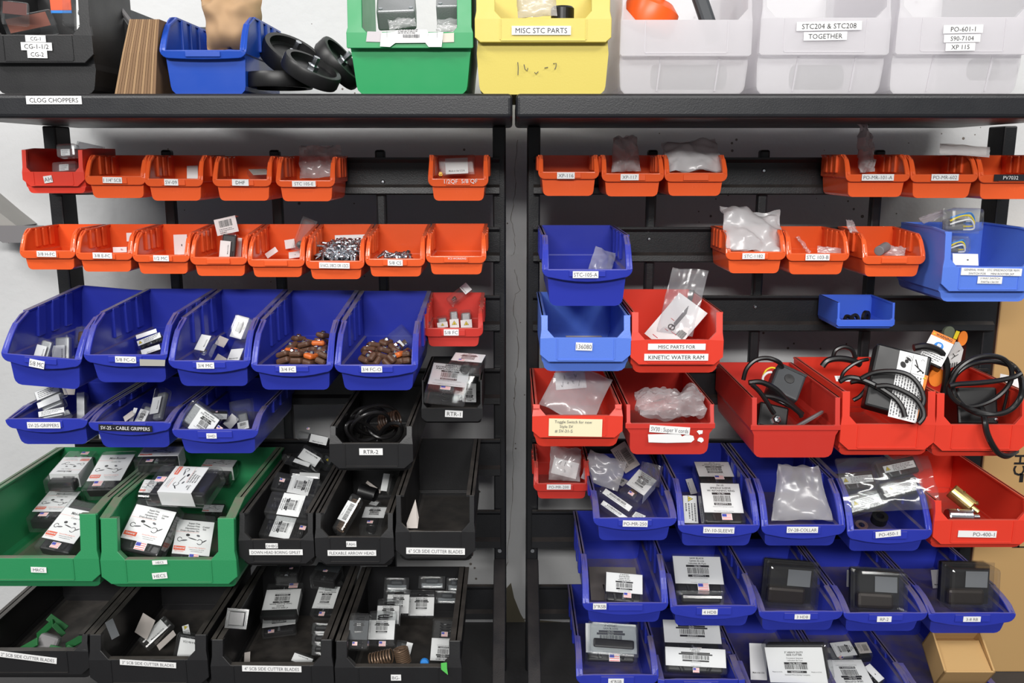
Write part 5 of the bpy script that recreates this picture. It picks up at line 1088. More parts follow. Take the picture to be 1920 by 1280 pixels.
# motor control boxes in the overflowing red bin
B = BINS['u9']
root, w, h, M = boxthing('control_box', 'black control box with a long warning label, filling the overflowing red bin', 'box', 'u9', 'W2', (690, 265), (1310, 425), (430, 935), .09, 30, 8, .03, DARK)
def plate(root, M, vw, A, Bp, Cc, z, fn, name, mat=WHITE):
    o = Vector((0, 0, ZC)); n = M.to_3x3() @ Vector((0, 0, 1)); Mi = M.inverted(); L = []
    for p in (A, Bp, Cc): d = ray(*px(vw, p)); L.append(Mi @ (o + d * ((M @ Vector((0, 0, z)) - o).dot(n) / d.dot(n))))
    e1 = L[1] - L[0]; w = e1.length; e1.normalize(); e2 = L[0] - L[2]; e2 -= e1 * e2.dot(e1); h = e2.length; e2.normalize()
    lm = Matrix((tuple(e1) + (0,), tuple(e2) + (0,), tuple(e1.cross(e2)) + (0,), (0, 0, 0, 1))).transposed(); lm.translation = (L[1] + L[2]) / 2
    k = MB(); k.box((-w / 2, -h / 2, 0), (w / 2, h / 2, .0006), mat); ko = k.build(name, root); ko.matrix_local = lm
    pr = MB(); fn(pr, w, h); pr.v = [(x, y, z_ + .0006) for x, y, z_ in pr.v]; pr.build('printing', ko, fix=False)
def warnlabel(b, w, h):
    y0 = .2 * h
    put_rect(b, -.48 * w, y0, .48 * w, y0 + .004 * h, INK); put_rect(b, -.005 * w, y0, .005 * w, .48 * h, INK)
    disc(b, -.3 * w, .3 * h, .1 * w, .05 * h, INK, 30); disc(b, -.2 * w, .36 * h, .07 * w, .03 * h, INK, 20); arc(b, -.14 * w, .4 * h, .12 * w, 0, 360, .012 * w, INK); disc(b, -.14 * w, .4 * h, .05 * w, .04 * h, INK, 60)
    for (x0, y0_, x1, y1) in ((.1, .42, .24, .3), (.1, .34, .24, .3), (.24, .3, .4, .26), (.22, .24, .36, .28)):
        d = Vector((x1 - x0, (y1 - y0_) * h / w, 0)).normalized(); q = Vector((-d.y, d.x, 0)) * .022 * w; p0, p1 = Vector((x0 * w, y0_ * h, .0003)), Vector((x1 * w, y1 * h, .0003)); b.add([p0 - q, p0 + q, p1 + q, p1 - q], [(0, 1, 2, 3)], INK)
    disc(b, .43 * w, .25 * h, .035 * w, .018 * h, INK); arc(b, .36 * w, .42 * h, .05 * w, 0, 200, .012 * w, INK)
    rn = random.Random(8)
    for c in range(9):
        x = -.44 * w + c * .104 * w; y = .17 * h
        while y > -.46 * h:
            l = h * rn.uniform(.02, .06); put_rect(b, x - .022 * w, max(y - l, -.47 * h), x + .022 * w, y, GREYINK); y -= l + .012 * h
MCB = M.copy()
plate(root, M, 'W2', (985, 365), (1298, 440), (645, 1055), .0005, warnlabel, 'warning_label')
def warnstrip(b, w, h): put_text(b, 'WARNING', 0, 0, w * .62, INK, .0005, h * .6, True, 0, rot=R(90)); warn_tri(b, 0, .42 * h, .3 * w, 0)
plate(root, M, 'W2', (1175, 620), (1240, 640), (975, 1075), .0003, lambda b, w, h: (put_text(b, 'WARNING', 0, -.08 * h, w * .55, INK, .0005, h * .62, True, 0, rot=R(-90)), warn_tri(b, 0, .42 * h, .36 * w, 0)), 'orange_strip', ORTAG)
root, w, h, M = boxthing('control_box', 'black control box with a glove sign label, sticking up behind the other', 'box', 'u9', 'W2', (1285, 122), (1545, 238), (1060, 420), .17, 30, 10, .06, DARK)
def glove(b, w, h):
    put_rect(b, -.5 * w, .34 * h, .5 * w, .5 * h, ORTAG); put_text(b, 'WARNING', .04 * w, .42 * h, .09 * h, INK, .0006, w * .7, True); warn_tri(b, -.4 * w, .41 * h, .06 * h)
    disc(b, 0, .08 * h, .2 * w, .2 * w, BLUINK, n=24); disc(b, .0, .05 * h, .09 * w, .1 * w, WHINK, n=12, z=.0006)
    for k in range(4): disc(b, (-.06 + .045 * k) * w, .05 * h + .1 * w, .016 * w, .07 * w, WHINK, -10 + 8 * k, z=.0006)
    put_rect(b, -.47 * w, -.15 * h, .47 * w, -.145 * h, INK); textlines(b, -.44 * w, .44 * w, -.48 * h, -.2 * h, 4, random.Random(2), GREYINK)
plate(root, M, 'W2', (1287, 126), (1540, 238), (1072, 400), .0005, glove, 'warning_label')
rb = MB(); Q = [at('u9', 'W2', p, v) for p, v in (((1550, 245), .16), ((1600, 330), .19), ((1560, 500), .17), ((1400, 560), .13), ((1420, 420), .13))]
root2 = thing('label_flap', 'white side label with a stick figure below the orange tags', 'label', M=Matrix.Translation(Q[0])); rb.add([q - Q[0] for q in Q] + [q - Q[0] + Vector((0, .02, -.004)) for q in Q], [(0, 1, 2, 3, 4), (9, 8, 7, 6, 5)] + [(i, (i + 1) % 5, (i + 1) % 5 + 5, i + 5) for i in range(5)], WHITE); rb.build('label_body', root2)
rp = MB()
for (x0, y0, x1, y1) in ((1455, 430, 1490, 400), (1490, 400, 1530, 380), (1490, 400, 1470, 370), (1525, 350, 1545, 335), (1440, 480, 1430, 530), (1465, 475, 1455, 530), (1490, 470, 1480, 530), (1515, 465, 1505, 525)):
    f5 = lambda x, y: (lambda u: at('u9', 'W2', (x, y), .1285 + .05 * (x - 1400) / 200))(0) - Q[0] + Vector((0, -.004, .0))
    a_, c_ = f5(x0, y0), f5(x1, y1); d = (c_ - a_).normalized().cross(Vector((0, 1, 0))) * .0009; rp.add([a_ - d, a_ + d, c_ + d, c_ - d], [(0, 1, 2, 3)], INK)
rp.build('printing', root2, fix=False)
def tagdisc(label, p, v, rx, ry, rot, mat, turn=0, tilt=10, name='hang_tag', t=.0015):
    b = MB(); poly = [(rx * math.cos(2 * math.pi * i / 24), ry * math.sin(2 * math.pi * i / 24)) for i in range(24)]; b.prism(poly, -t, t, mat, Matrix.Translation(at('u9', 'W2', p, v)) @ Matrix.Rotation(R(turn), 4, 'Z') @ Matrix.Rotation(R(rot), 4, 'Y') @ Matrix.Rotation(R(-tilt), 4, 'X')); tag(b.build(name, None), label, 'tag')
tagdisc('orange rounded tag sticking up highest, behind the glove sign box', (1590, 205), .2, .0085, .014, 12, ORTAG)
tagdisc('orange round tag at the side of the long warning label', (1290, 640), .07, .013, .017, 20, ORTAG)
tagdisc('olive grey rubber pad between the glove sign and the yellow tag', (1430, 140), .21, .0105, .012, 10, OLIVE, name='rubber_pad', t=.004)
b = MB(); c = at('u9', 'W2', (1520, 168), .2); b.rbox((-.0035, -.001, -.008), (.0035, .001, .008), YELINK, .0006, Matrix.Translation(c) @ Matrix.Rotation(R(18), 4, 'Y')); tag(b.build('hang_tag', None), 'small yellow tag beside the highest orange tag', 'tag')
pack('u9', 'W2', (125, 628), (402, 630), (190, 690), 'txt', 'white printed card under the cords at the outer side of the overflowing bin', shell=False, pref=50, name='paper_card', cat='card', v=.16, tilt=55)
for lab, pts, v, r_ in (('thin black cord loop standing up behind the overflowing bin', [(130, 430), (160, 340), (255, 300), (345, 335), (385, 430)], .2, .0042), ('thick black hose across the back of the overflowing bin', [(10, 520), (70, 455), (190, 432), (330, 450), (440, 500)], .17, .006),
        ('black cord rising from the outer lip to the control box', [(215, 690), (250, 590), (340, 510), (440, 460), (530, 440)], .1, .0034), ('black cord curving across the warning label, topmost loop', [(440, 660), (560, 600), (700, 575), (860, 580), (1000, 630), (1100, 740), (1150, 880), (1130, 970)], .055, .0042),
        ('black cord sweeping from the outer side down to the label foot', [(205, 690), (300, 645), (430, 660), (580, 720), (720, 800), (840, 890), (910, 990), (940, 1090)], .04, .0046), ('black cord curving below the topmost loop over the label', [(610, 745), (750, 740), (900, 790), (1050, 880), (1130, 990), (1145, 1090), (1090, 1165)], .04, .0046),
        ('thick black hose bent over between the two red bins', [(1040, 310), (1150, 295), (1270, 320), (1360, 380), (1405, 480), (1410, 620), (1375, 830)], .06, .0064), ('black cord disappearing low behind the flange of the overflowing bin', [(330, 700), (420, 690), (520, 730), (440, 850), (360, 900)], .08, .004)):
    if 'label' in lab:                      # these lie on the face of the box
        o3 = Vector((0, 0, ZC)); nn = MCB.to_3x3() @ Vector((0, 0, 1)); p3 = MCB.translation + nn * (r_ + .003 + (.006 if 'topmost' in lab else 0))
        q3 = spline([o3 + ray(*px('W2', p)) * ((p3 - o3).dot(nn) / ray(*px('W2', p)).dot(nn)) for p in pts], 10); b3 = MB(); b3.tube(q3, r_, CABLE, 8); tag(b3.build('power_cord', None, smooth=True), lab, 'cord'); continue
    cable(lab, 'W2', pts, B.Yf + v, r_)
# coiled cord in the last red bin
B = BINS['u10']
root, w, h, M = boxthing('control_box', 'black box under the big cord coil next to the tall carton', 'box', 'u10', 'V1', (60, 660), (330, 660), (50, 910), .09, 20, -6, .07, DARK)
b = MB(); b.lathe([(0, .004), (.003, .003), (.0035, 0)], CHROME, Matrix.Translation((.42 * w, -.36 * h, 0)), 10); b.build('screw_head', root)
root = thing('cord_coil', 'big coil of black cord hanging over the last red bin by the carton', 'cord', M=Matrix.Translation(at('u10', 'V1', (230, 650), .05)))
Mi = root.matrix_world.inverted()
for pts, v in (([(2, 645), (60, 540), (150, 475), (260, 450), (365, 475), (415, 550), (400, 640), (320, 725), (210, 778), (110, 788), (40, 750), (0, 700)], .03), ([(30, 600), (100, 530), (200, 495), (320, 492), (440, 535), (478, 620, -.03), (474, 720, -.062), (410, 806, -.064), (310, 842, -.06), (190, 835, -.05), (90, 780, -.02), (30, 690)], .05), ([(15, 580), (90, 500), (210, 465), (330, 470), (430, 520), (482, 600, -.04), (490, 700, -.078), (430, 796, -.08), (320, 842, -.075), (160, 815, -.06), (60, 760, -.03), (10, 670)], .065)):
    o = cable('', 'V1', pts, B.Yf + v, .0043, CABLE, True, 'cord_loop', '', 8, parent=root); o.matrix_parent_inverse = Mi
o = cable('', 'V1', [(0, 652), (60, 640), (160, 634), (300, 620), (420, 596), (480, 566)], B.Yf + .022, .0045, CABLE, name='cord_loop', parent=root); o.matrix_parent_inverse = Mi
o = cable('', 'V1', [(195, 790, .04), (222, 815, .02), (236, 880, -.012), (250, 960, -.02), (285, 1040, -.02), (330, 1100, -.015), (385, 1118, -.01), (445, 1085, .01)], B.Yf, .0052, CABLE, name='cord_end', parent=root); o.matrix_parent_inverse = Mi
cable('thin dark blue-black lead leaning in the last red bin', 'V1', [(390, 680), (378, 740), (360, 815)], B.Yf + .06, .0028)
paper('u10', 'V1', (340, 570), (480, 600), (330, 640), 'white paper scrap behind the cord coil', pref=20, v=.12, tilt=20, style='mark')
# fifth rail
sheet('v6', 'X3', (330, 150), (560, 165), (235, 392), 'hazy bag with a hand-marked card, trailing out of the small dusty red bin', BAG, .01, .03, seed=17, pref=35, card=((318, 228), (505, 275), (290, 345), 'hand', 'CIR|C'), fr=2.2, v=.04, tilt=25)
sheet('v6', 'X3', (560, 165), (835, 262), (540, 395), 'empty end of the hazy bag, drawn out over the blue bin', BAGM, .008, .012, seed=18, pref=35, fr=2, v=.035, tilt=25, name='bag_end')
g = dict(t=.03, insert='fit')
paper('v7', 'X3', (830, 85), (945, 260), (752, 195), 'barcoded card in shade, under the worn red bin', TANM, 'bar', pref=30)  # tan stands in for the shade that lies on this card
pack('v7', 'U5', (292, 306), (400, 360), (222, 362), 'gen', 'small shaded card package at the outer side of the crammed blue bin', (.05, .05, .3, .3), .02, title='CABLE|CUTTER', insert='', pref=40)
pack('v7', 'U5', (514, 230), (706, 354), (372, 390), 'gen', 'flagged white-carded package tilted in the middle of the crammed blue bin', (.04, .02, .3, .5), title='HEAVY DUTY|CABLE DRIVE', flagat=(425, 500), fold='r', pref=50, **g)
pack('v7', 'U5', (150, 440), (440, 640), (112, 490), 'bar', 'upper slanting barcode strip package at the outer corner of the crammed blue bin', (.15, .05, .2, .2), .02, insert='', pref=45)
pack('v7', 'U5', (125, 570), (385, 750), (95, 612), 'bar', 'lower slanting barcode strip package at the outer corner of the crammed blue bin', (.02, .02, .15, .15), .02, insert='', pref=45)
pack('v7', 'U5', (480, 695), (590, 742), (432, 745), 'txt', 'small clear package low at the middle of the lip of the crammed blue bin', (.2, .5, .1, .05), .014, insert='', pref=45)
clearbox('v7', 'U5', (560, 130), (760, 180), (540, 330), 'large clear clamshell behind the flagged package in the crammed blue bin', .03, pref=40)
g = dict(t=.03, insert='dark', title='SV-10|SPINDLE SLEEVE|W/ RETAINING RING')
pack('v8', 'U5', (1108, 152), (1480, 154), (1176, 308), 'gen', 'spindle sleeve package lying behind the other one', (.03, .03, .08, .35), flagat=(1388, 330), pref=62, **g)
pack('v8', 'U5', (1172, 382), (1590, 390), (1236, 700), 'gen', 'spindle sleeve package in front, whole card and flag showing', (.03, .03, .05, .34), flagat=(1470, 755), pref=50, **g)
paper('v8', 'U5', (1090, 326), (1148, 490), (1020, 342), 'small white origin tag beside the sleeve packages', WHITE, 'usa', pref=45)
pack('v8', 'U5', (1138, 516), (1160, 815), (990, 520), 'warn', 'upright warning label package at the outer side of the sleeve bin', (.03, .03, .05, .03), .025, insert='', pref=40)
sheet('v9', 'X4', (165, 205), (585, 205), (155, 570), 'big milky bag filling the blue collar bin', BAGM, .012, .026, seed=25, pref=40, fr=1.6, taper=.66, nu=20)
for k, (a, b_, c_) in enumerate((((655, 277), (866, 256), (666, 326)), ((945, 200), (1156, 156), (956, 248)), ((723, 437), (915, 386), (738, 490)), ((967, 342), (1166, 291), (980, 390)))):
    pack('v10', 'X4', a, b_, c_, 'warn', 'dark pack with a warning strip, %s in the bag' % ('back row outer side', 'back row inner side', 'front row outer side', 'front row inner side')[k], (.22, .2, .95, .8), .02, insert='dark', pref=40, v=.05 if k > 1 else .085, tilt=40, cardmat=WHITE)
sheet('v10', 'X4', (590, 150), (1235, 125), (712, 515), 'clear bag wrapped over four warning-labelled packs', CLEAR, .008, .01, seed=31, pref=40, fr=2.2, v=.045, tilt=38, nu=26)
for k, (p, r_, m) in enumerate((((918, 560), .014, DARK), ((790, 622), .011, ZINC))):
    c = at('v10', 'X4', p, .05 - .02 * k); b = MB(); b.lathe([(r_ * .5, .007), (r_, .007), (r_, -.007), (r_ * .5, -.007), (r_ * .5, .007)], m, Matrix.Translation(c) @ Matrix.Rotation(R(25), 4, 'X'), 20); tag(b.build('bushing', None), ('black round bushing on the floor of the warning pack bin', 'shiny ring at the lip of the warning pack bin')[k], 'bushing')
def coupling(label, p0, p1, v0, v1, mat):
    a, c = at('v11', 'X4', p0, v0), at('v11', 'X4', p1, v1); d = (c - a); root = thing('hose_coupling', label, 'coupling', M=Matrix.Translation(a) @ d.to_track_quat('Z', 'Y').to_matrix().to_4x4()); l = d.length
    b = MB(); b.lathe([(0, 0), (.0125, 0), (.0135, .002), (.0135, l * .72), (.012, l * .75), (.005, l * .76), (.005, l * .98), (.003, l), (0, l)], mat, None, 22); b.build('barrel', root)
    for s in (.2, .66): b = MB(); b.lathe([(0, .0165), (.0035, .016), (.0035, .012)], mat, Matrix.Translation((0, 0, l * s)) @ Matrix.Rotation(R(-60), 4, 'X'), 10); b.build('set_screw', root)
coupling('brass-coloured coupling slanting upward in the lowest red bin', (1415, 365), (1605, 520), .08, .05, GOLDZ)
coupling('pale metal coupling lying at the lip of the lowest red bin', (1385, 545), (1610, 552), .035, .035, ZINC)
# sixth rail
pack('x1', 'X5', (698, 288), (968, 311), (714, 434), 'gen', 'rotary saw blade package on the paper in the first bin of the middle blue row', (.02, .02, .05, .42), .03, title='3" ROTARY|SAW BLADES|Lames de scie|rotatives de 3 po', flagat=(865, 466), pref=50)
paper('x1', 'X5', (590, 250), (940, 255), (578, 500), 'grey cardboard with RS pencilled on it under the rotary saw package', plastic('grey_cardboard', rgb(112, 106, 102), .8), 'hand', '3|RS', pref=68)
pack('x2', 'X5', (1190, 168), (1545, 176), (1240, 374), 'gen', 'large saw blade package lying flat with its wide card in full view', (.02, .02, .1, .33), .03, title='SAW BLADE|Lames de scie|robustes de 4 po', flagat=(1434, 403), pref=52)
clearbox('x2', 'X5', (1262, 458), (1600, 462), (1262, 535), 'dark clear box under the large saw blade package', .05, pref=20, extra=lambda w, h, t: [('blade', MB().rbox((-.44 * w, -.4 * h, -.9 * t), (.44 * w, .4 * h, -.2 * t), DARK, .003))])
GLASSY = film('hard_clear_plastic', (.9, .9, .9, 1), .015, 1.0, .08)
def bladebox(w, h, t):
    a = MB(); a.rbox((-.47 * w, -.47 * h, -.96 * t), (.47 * w, .47 * h, -.55 * t), DARK, .003)
    c = MB(); c.rbox((-.05 * w, -.05 * h, -.5 * t), (.4 * w, .33 * h, -.48 * t), plastic('grey_card', rgb(120, 124, 128), .6), .0003)
    d = MB(); d.rbox((-.44 * w, -.44 * h, -.52 * t), (.3 * w, -.06 * h, -.3 * t), plastic('dark_oiled_steel', rgb(52, 46, 42), .4, metal=.4), .006)
    return [('dark_tray', a), ('inner_card', c), ('blade', d)]
clearbox('x3', 'X6', (165, 218), (525, 246), (140, 520), 'dark clear box in the third bin of the middle blue row', .06, mat=GLASSY, extra=bladebox, pref=15, aspect=1.15)
paper('x3', 'X6', (106, 222), (140, 226), (128, 360), 'thin white card edge beside the dark box in the third bin, middle blue row', pref=15)
clearbox('x4', 'X6', (765, 252), (1115, 272), (785, 545), 'dark clear box in the fourth bin of the middle blue row', .06, mat=GLASSY, extra=bladebox, pref=15, aspect=1.15)
paper('x4', 'X6', (685, 250), (715, 252), (700, 368), 'thin white card edge beside the dark box in the fourth bin, middle blue row', pref=15)
clearbox('x5', 'X6', (1405, 242), (1752, 250), (1425, 540), 'dark clear box in the last bin of the middle blue row', .06, mat=GLASSY, extra=bladebox, pref=15, aspect=1.15)
paper('x5', 'X6', (1272, 252), (1375, 246), (1290, 378), 'white origin card standing beside the dark box by the carton', WHITE, 'usa', pref=12)
# bottom row
pz1 = pack('z1', 'U3', (192, 95), (692, 112), (216, 388), 'gen', 'rotary blade package with a clear box on its card, by the bare floor', (.02, .02, .02, .28), .03, title='4" ROTARY|SAW BLADES', flagat=(490, 442), pref=45)
clearbox('z1', 'U3', (235, 70), (705, 104), (262, 372), 'clear box with a dark saw blade, lying on the rotary blade package', .022, on=pz1, extra=lambda w, h, t: [('blade', MB().rbox((-.42 * w, -.3 * h, -.7 * t), (.44 * w, .0 * h, -.4 * t), DARK, .003))])
pack('z2', 'U3', (975, 60), (1535, 78), (992, 286), 'gen', 'upper flagged card package in the bottom blue bin with the stack', (.02, .02, .02, .45), .035, title='4" HEAVY DUTY|SAW BLADE', flagat=(1320, 373), pref=50)
pack('z2', 'U3', (1000, 330), (1600, 360), (1002, 515), 'gen', 'lower flagged card package, under the upper one in the bottom blue stack', (.02, .02, .02, .35), .03, title='4" HEAVY DUTY|SAW BLADE', flagat=(1305, 566), pref=45)
pack('z3', 'U4', (262, 308), (888, 308), (310, 690), 'hd', 'large upright side cutter card in a clear case at the bottom edge', (.06, .08, .1, .02), .03, pref=25)
paper('z3', 'U4', (72, 262), (250, 268), (115, 662), 'folded white card between the upright side cutter card and the bin side', WHITE, 'usa', pref=25)
pack('z4', 'U4', (1182, 242), (1268, 395), (962, 262), 'gen', 'slanting barcode package at the back of the bottom blue bin, flag corner below', (.03, .03, .05, .3), .025, title='SIDE|CUTTER', flagat=(1085, 430), flagrot=-60, insert='grey', pref=50)
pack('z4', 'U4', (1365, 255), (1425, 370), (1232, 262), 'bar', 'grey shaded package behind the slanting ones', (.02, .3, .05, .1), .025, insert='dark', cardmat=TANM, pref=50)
pack('z4', 'U4', (1500, 730), (1095, 735), (1262, 446), 'gen', 'long white-carded package upside down, reaching the bottom edge', (.02, .02, .05, .1), .03, title='2"|SIDE CUTTER', insert='grey', pref=55)
pack('z4', 'U4', (1400, 488), (1560, 650), (1338, 530), 'mark', 'narrow white package beside the upside-down one', (.02, .1, .05, .3), .02, insert='dark', pref=50)
# open carton in the last bin
B = BINS['z5']
def poly3(name, root, pts, mat, th=.003):
    q = [Vector(p) for p in pts]; n = (q[1] - q[0]).cross(q[2] - q[0]).normalized() * th; m = len(q); b = MB()
    b.add(q + [p - n for p in q], [tuple(range(m)), tuple(range(2 * m - 1, m - 1, -1))] + [(i, i + m, (i + 1) % m + m, (i + 1) % m) for i in range(m)], mat); return b.build(name, root)
def opencarton():
    vw = 'X6'; A, Bp, Cc = px(vw, (1275, 665)), px(vw, (1615, 665)), px(vw, (1375, 960))
    t = .06; M, w, h = settle(B, A, Bp, Cc, (0, 0, 0, 0), t, None, None, -4, 'carton', 50); root = thing('cardboard_box', 'open brown cardboard box with its inner flap folded down, in the last bottom bin', 'box', M=M)
    x, y = w / 2, h / 2; k = .004
    for nm, pts in (('box_side', [(-x, -y, 0), (-x, y, 0), (-x, y, -t), (-x, -y, -t)]), ('box_side', [(x, -y, 0), (x, -y, -t), (x, y, -t), (x, y, 0)]), ('box_end', [(-x, y, 0), (x, y, 0), (x, y, -t), (-x, y, -t)]), ('box_end', [(-x, -y, 0), (-x, -y, -t), (x, -y, -t), (x, -y, 0)]), ('box_bottom', [(-x, -y, -t), (-x, y, -t), (x, y, -t), (x, -y, -t)])):
        poly3(nm, root, pts, CARTON, .003)
    poly3('inner_flap', root, [(-x + k, -y + k, -.004), (x - k, -y + k, -.004), (x - k, y * .62, -.012), (-x + k, y * .62, -.012)], CARTON, .002)
    poly3('inner_flap', root, [(-x + k, y * .6, -.016), (x - k, y * .6, -.016), (x - k, y - k, -.03), (-x + k, y - k, -.03)], CARTON, .002)
opencarton()
# ------------------------------------------------------------------ beside the racks
def tallcarton():
    Y = 1.738; xl = P(1912, 235, YR).x + .004; zt = P(1900, 545, Y).z
    root = thing('tall_carton', 'tall printed brown carton standing on the floor against the end of the rack', 'carton', (xl, Y, 0)); W = .42
    b = MB(); b.rbox((.0, 0, 0), (W, .2, zt), CARTON, .003); b.build('carton_body', root)
    b = MB(); b.box((-.0008, .003, .003), (0, .197, zt - .003), CARTOND); b.build('printed_side', root)
    b = MB(); b.box((-.0012, .03, zt - .35), (-.0008, .16, zt - .1), plastic('red_print', rgb(150, 44, 34), .6)); b.build('printed_patch', root)
    t = MB(); k = (P(1901, 880, Y).x - P(1900, 880, Y).x)
    for s, cx, cy, h in (('CH', 1911, 872, 22),):
        M = Matrix.Translation(P(cx, cy, Y) - Vector((xl, Y, 0)) + Vector((0, -.0008, 0))) @ Matrix.Rotation(R(90), 4, 'X') @ Matrix.Rotation(R(90), 4, 'Z'); put_text(t, s, 0, 0, h * k, INK, 0, None, True, 0, M)
    t.build('printed_letters', root, fix=False); t = MB()
    M = Matrix.Translation(P(1909, 1025, Y) - Vector((xl, Y, 0)) + Vector((0, -.0008, 0))) @ Matrix.Rotation(R(90), 4, 'X'); put_rect(t, -.013, -.0015, .013, .0015, INK, 0, M); put_rect(t, -.002, -.0015, .002, .008, INK, 0, M)
    t.build('printed_mark', root, fix=False); t = MB()
    M = Matrix.Translation(P(1915, 895, Y) - Vector((xl, Y, 0)) + Vector((0, -.0008, 0))) @ Matrix.Rotation(R(90), 4, 'X'); put_rect(t, -.004, -.01, .004, .008, INK, 0, M)
    t.build('printed_letter', root, fix=False)
tallcarton()
def wallbar():
    Y = 1.86; a, c = P(-60, 423, Y), P(75, 455, Y); root = thing('wall_bracket', 'grey steel bracket bar reaching in behind the outer post', 'bracket', M=Matrix.Translation((a + c) / 2)); o = (a + c) / 2
    p0, p1 = P(-40, 423, Y), P(80, 423, Y); q0, q1 = P(-40, 455, Y), P(80, 455, Y); b = MB(); l = [p0, p1, q1, P(5, 455, Y), P(-3, 450, Y), P(-40, 447, Y)]
    l = [p - o for p in l]; n = len(l); b.add(l + [p + Vector((0, .006, 0)) for p in l], [tuple(range(n)), tuple(range(2 * n - 1, n - 1, -1))] + [(i, (i + 1) % n, (i + 1) % n + n, i + n) for i in range(n)], GREYM); b.build('flat_bar', root)
    b = MB(); l = [P(-40, 365, Y + .01) - o, P(-1, 398, Y + .01) - o, P(32, 424, Y + .01) - o, P(-40, 424, Y + .01) - o]; n = 4; b.add(l + [p + Vector((0, .08, 0)) for p in l], [tuple(range(n)), tuple(range(2 * n - 1, n - 1, -1))] + [(i, (i + 1) % n, (i + 1) % n + n, i + n) for i in range(n)], plastic('light_grey_steel', rgb(158, 156, 152), .5)); b.build('gusset', root)
wallbar()
# ------------------------------------------------------------------ on top of the shelves
ZS = P(960, 175, 1.46).z
def tbin(key, kind, mat, x0, x1, yl, yb, Yf, L, H, zf, label, labels=(), fw=12, wide=(.9, .84), **k):
    """a bin that stands on the shelf: its floor at the shelf top, its front lip where the picture shows it"""
    xc = (x0 + x1) / 2; back = Yf + L
    def ypx(z, Y):
        q = Vector((0, Y, z - ZC)); dep = q.y * math.cos(TH) - q.z * math.sin(TH); up = q.y * math.sin(TH) + q.z * math.cos(TH); return 640 - F * up / dep
    return sbin(key, kind, mat, x0, x1, yl, yb, ypx(ZS + .001, back - L * (.9 if kind == 'R' else .92)), L, ypx(ZS + H, back), ypx(ZS + zf, back - L * (.8 if kind == 'R' else .95)), labels, label, None, back=back, fw=fw, wide=wide, **k)
tbin('p1', 'A', BLACK, -34, 172, 65, 118, 1.462, .17, .178, .17, 'big black bin with three stacked stickers at the end of the top shelf', [('CG-1', 66.6, 72.4, 38, 12, 1, 'k'), ('CG-1-1/2', 68.4, 87, 58, 14.4, 1, 'k'), ('CG-2', 70, 101.8, 37, 13.4, 1, 'k')], fw=22, wide=(.94, .87), rw=.012)
tbin('p2', 'R', SBLUE, 297, 462, 94, 109, 1.465, .23, .125, .125, 'dark blue bin on the top shelf with a brown paper bag in it', fw=13, st=.7, bulge=2)
tbin('p3', 'A', KGREEN, 649, 887, 60, 90, 1.462, .28, .2, .19, 'bright green bin on the top shelf with aluminium boxes', fw=30, rw=.01, slot=False, wide=(.93, .87), chamf=.05, noback=True)
tbin('p4', 'A', YELLOW, 890, 1147, 34, 79, 1.462, .3, .2, .2, 'yellow bin on the top shelf above the gap between the racks', [('MISC STC PARTS', 1015, 57, 111, 16, 0, 'k')], fw=38, rw=.01, wide=(.97, .93), chamf=.2)
tbin('p5', 'A', FROST, 1164, 1412, 37, 105, 1.462, .3, .2, .2, 'frosted clear bin beside the yellow one, an orange handle in it', fw=10, rw=.006, wide=(.98, .95), chamf=.05)
tbin('p6', 'A', FROST, 1427, 1672, 33, 103, 1.462, .3, .2, .2, 'frosted clear bin with two stickers, middle of the three clear ones', [('STC204 & STC208', 1554.7, 48.7, 122, 16, -1, 'k'), ('TOGETHER', 1547.6, 67.7, 81, 15, -1, 'k')], fw=10, rw=.006, wide=(.98, .95), chamf=.05)
tbin('p7', 'A', FROST, 1684, 1934, 32, 102, 1.462, .3, .2, .2, 'frosted clear bin with three stickers at the end of the shelf', [('PO-601-1', 1806, 54.4, 74, 15, -1, 'k'), ('S90-7104', 1804, 71.8, 68, 14, -1, 'k'), ('XP 115', 1800.6, 88, 55, 14, -1, 'k')], fw=10, rw=.006, wide=(.98, .95), chamf=.05)
near_init()
for key in ('p5', 'p6', 'p7'):            # stiffening ribs down the clear fronts
    B = BINS[key]
    for sx in (-.2, .25): rbm = MB().add([(sx * B.W - .001, -front(B, .004) - .002, .004), (sx * B.W + .001, -front(B, .004) - .002, .004), (sx * B.W + .006, -front(B, B.zb) - .002, B.zb), (sx * B.W + .003, -front(B, B.zb) - .002, B.zb)], [(0, 1, 2, 3)], FROST); rbm.build('front_rib', B.root, solid=.002)

# packages in the black bin
def clamshop(label, A, Bp, Cc, v, tilt, matcard, seed):
    pass
pack('p1', 'Z1', (30, 150), (330, 90), (90, 250), '', 'clear package with a reddish card lying in the big black shelf bin', (.1, .15, .15, .1), .02, insert='', cardmat=plastic('dull_red_card', rgb(120, 62, 44), .6), pref=60)
pack('p1', 'Z1', (20, 10), (200, 30), (20, 100), '', 'dark package at the outer back of the big black shelf bin', (.1, .1, .1, .1), .02, insert='', cardmat=plastic('maroon_card', rgb(96, 50, 44), .6), pref=45)
pack('p1', 'Z1', (585, 190), (585, -20), (640, 190), '', 'clear package with lettering up its edge, orange printed, in the big black shelf bin', (.05, .02, 2.2, .3), .04, insert='', pref=10)
b = MB(); q = P(*px('Z1', (455, 20)), 1.53); b.rbox((-.017, -.001, -.012), (.017, .001, .014), ORINK, .0006, Matrix.Translation(q)); b.rbox((-.017, -.0012, -.0165), (.017, .0008, -.012), BLUINK, .0004, Matrix.Translation(q)); tag(b.build('printed_card', None), 'orange card with a blue band, upright among the clear packages', 'card')
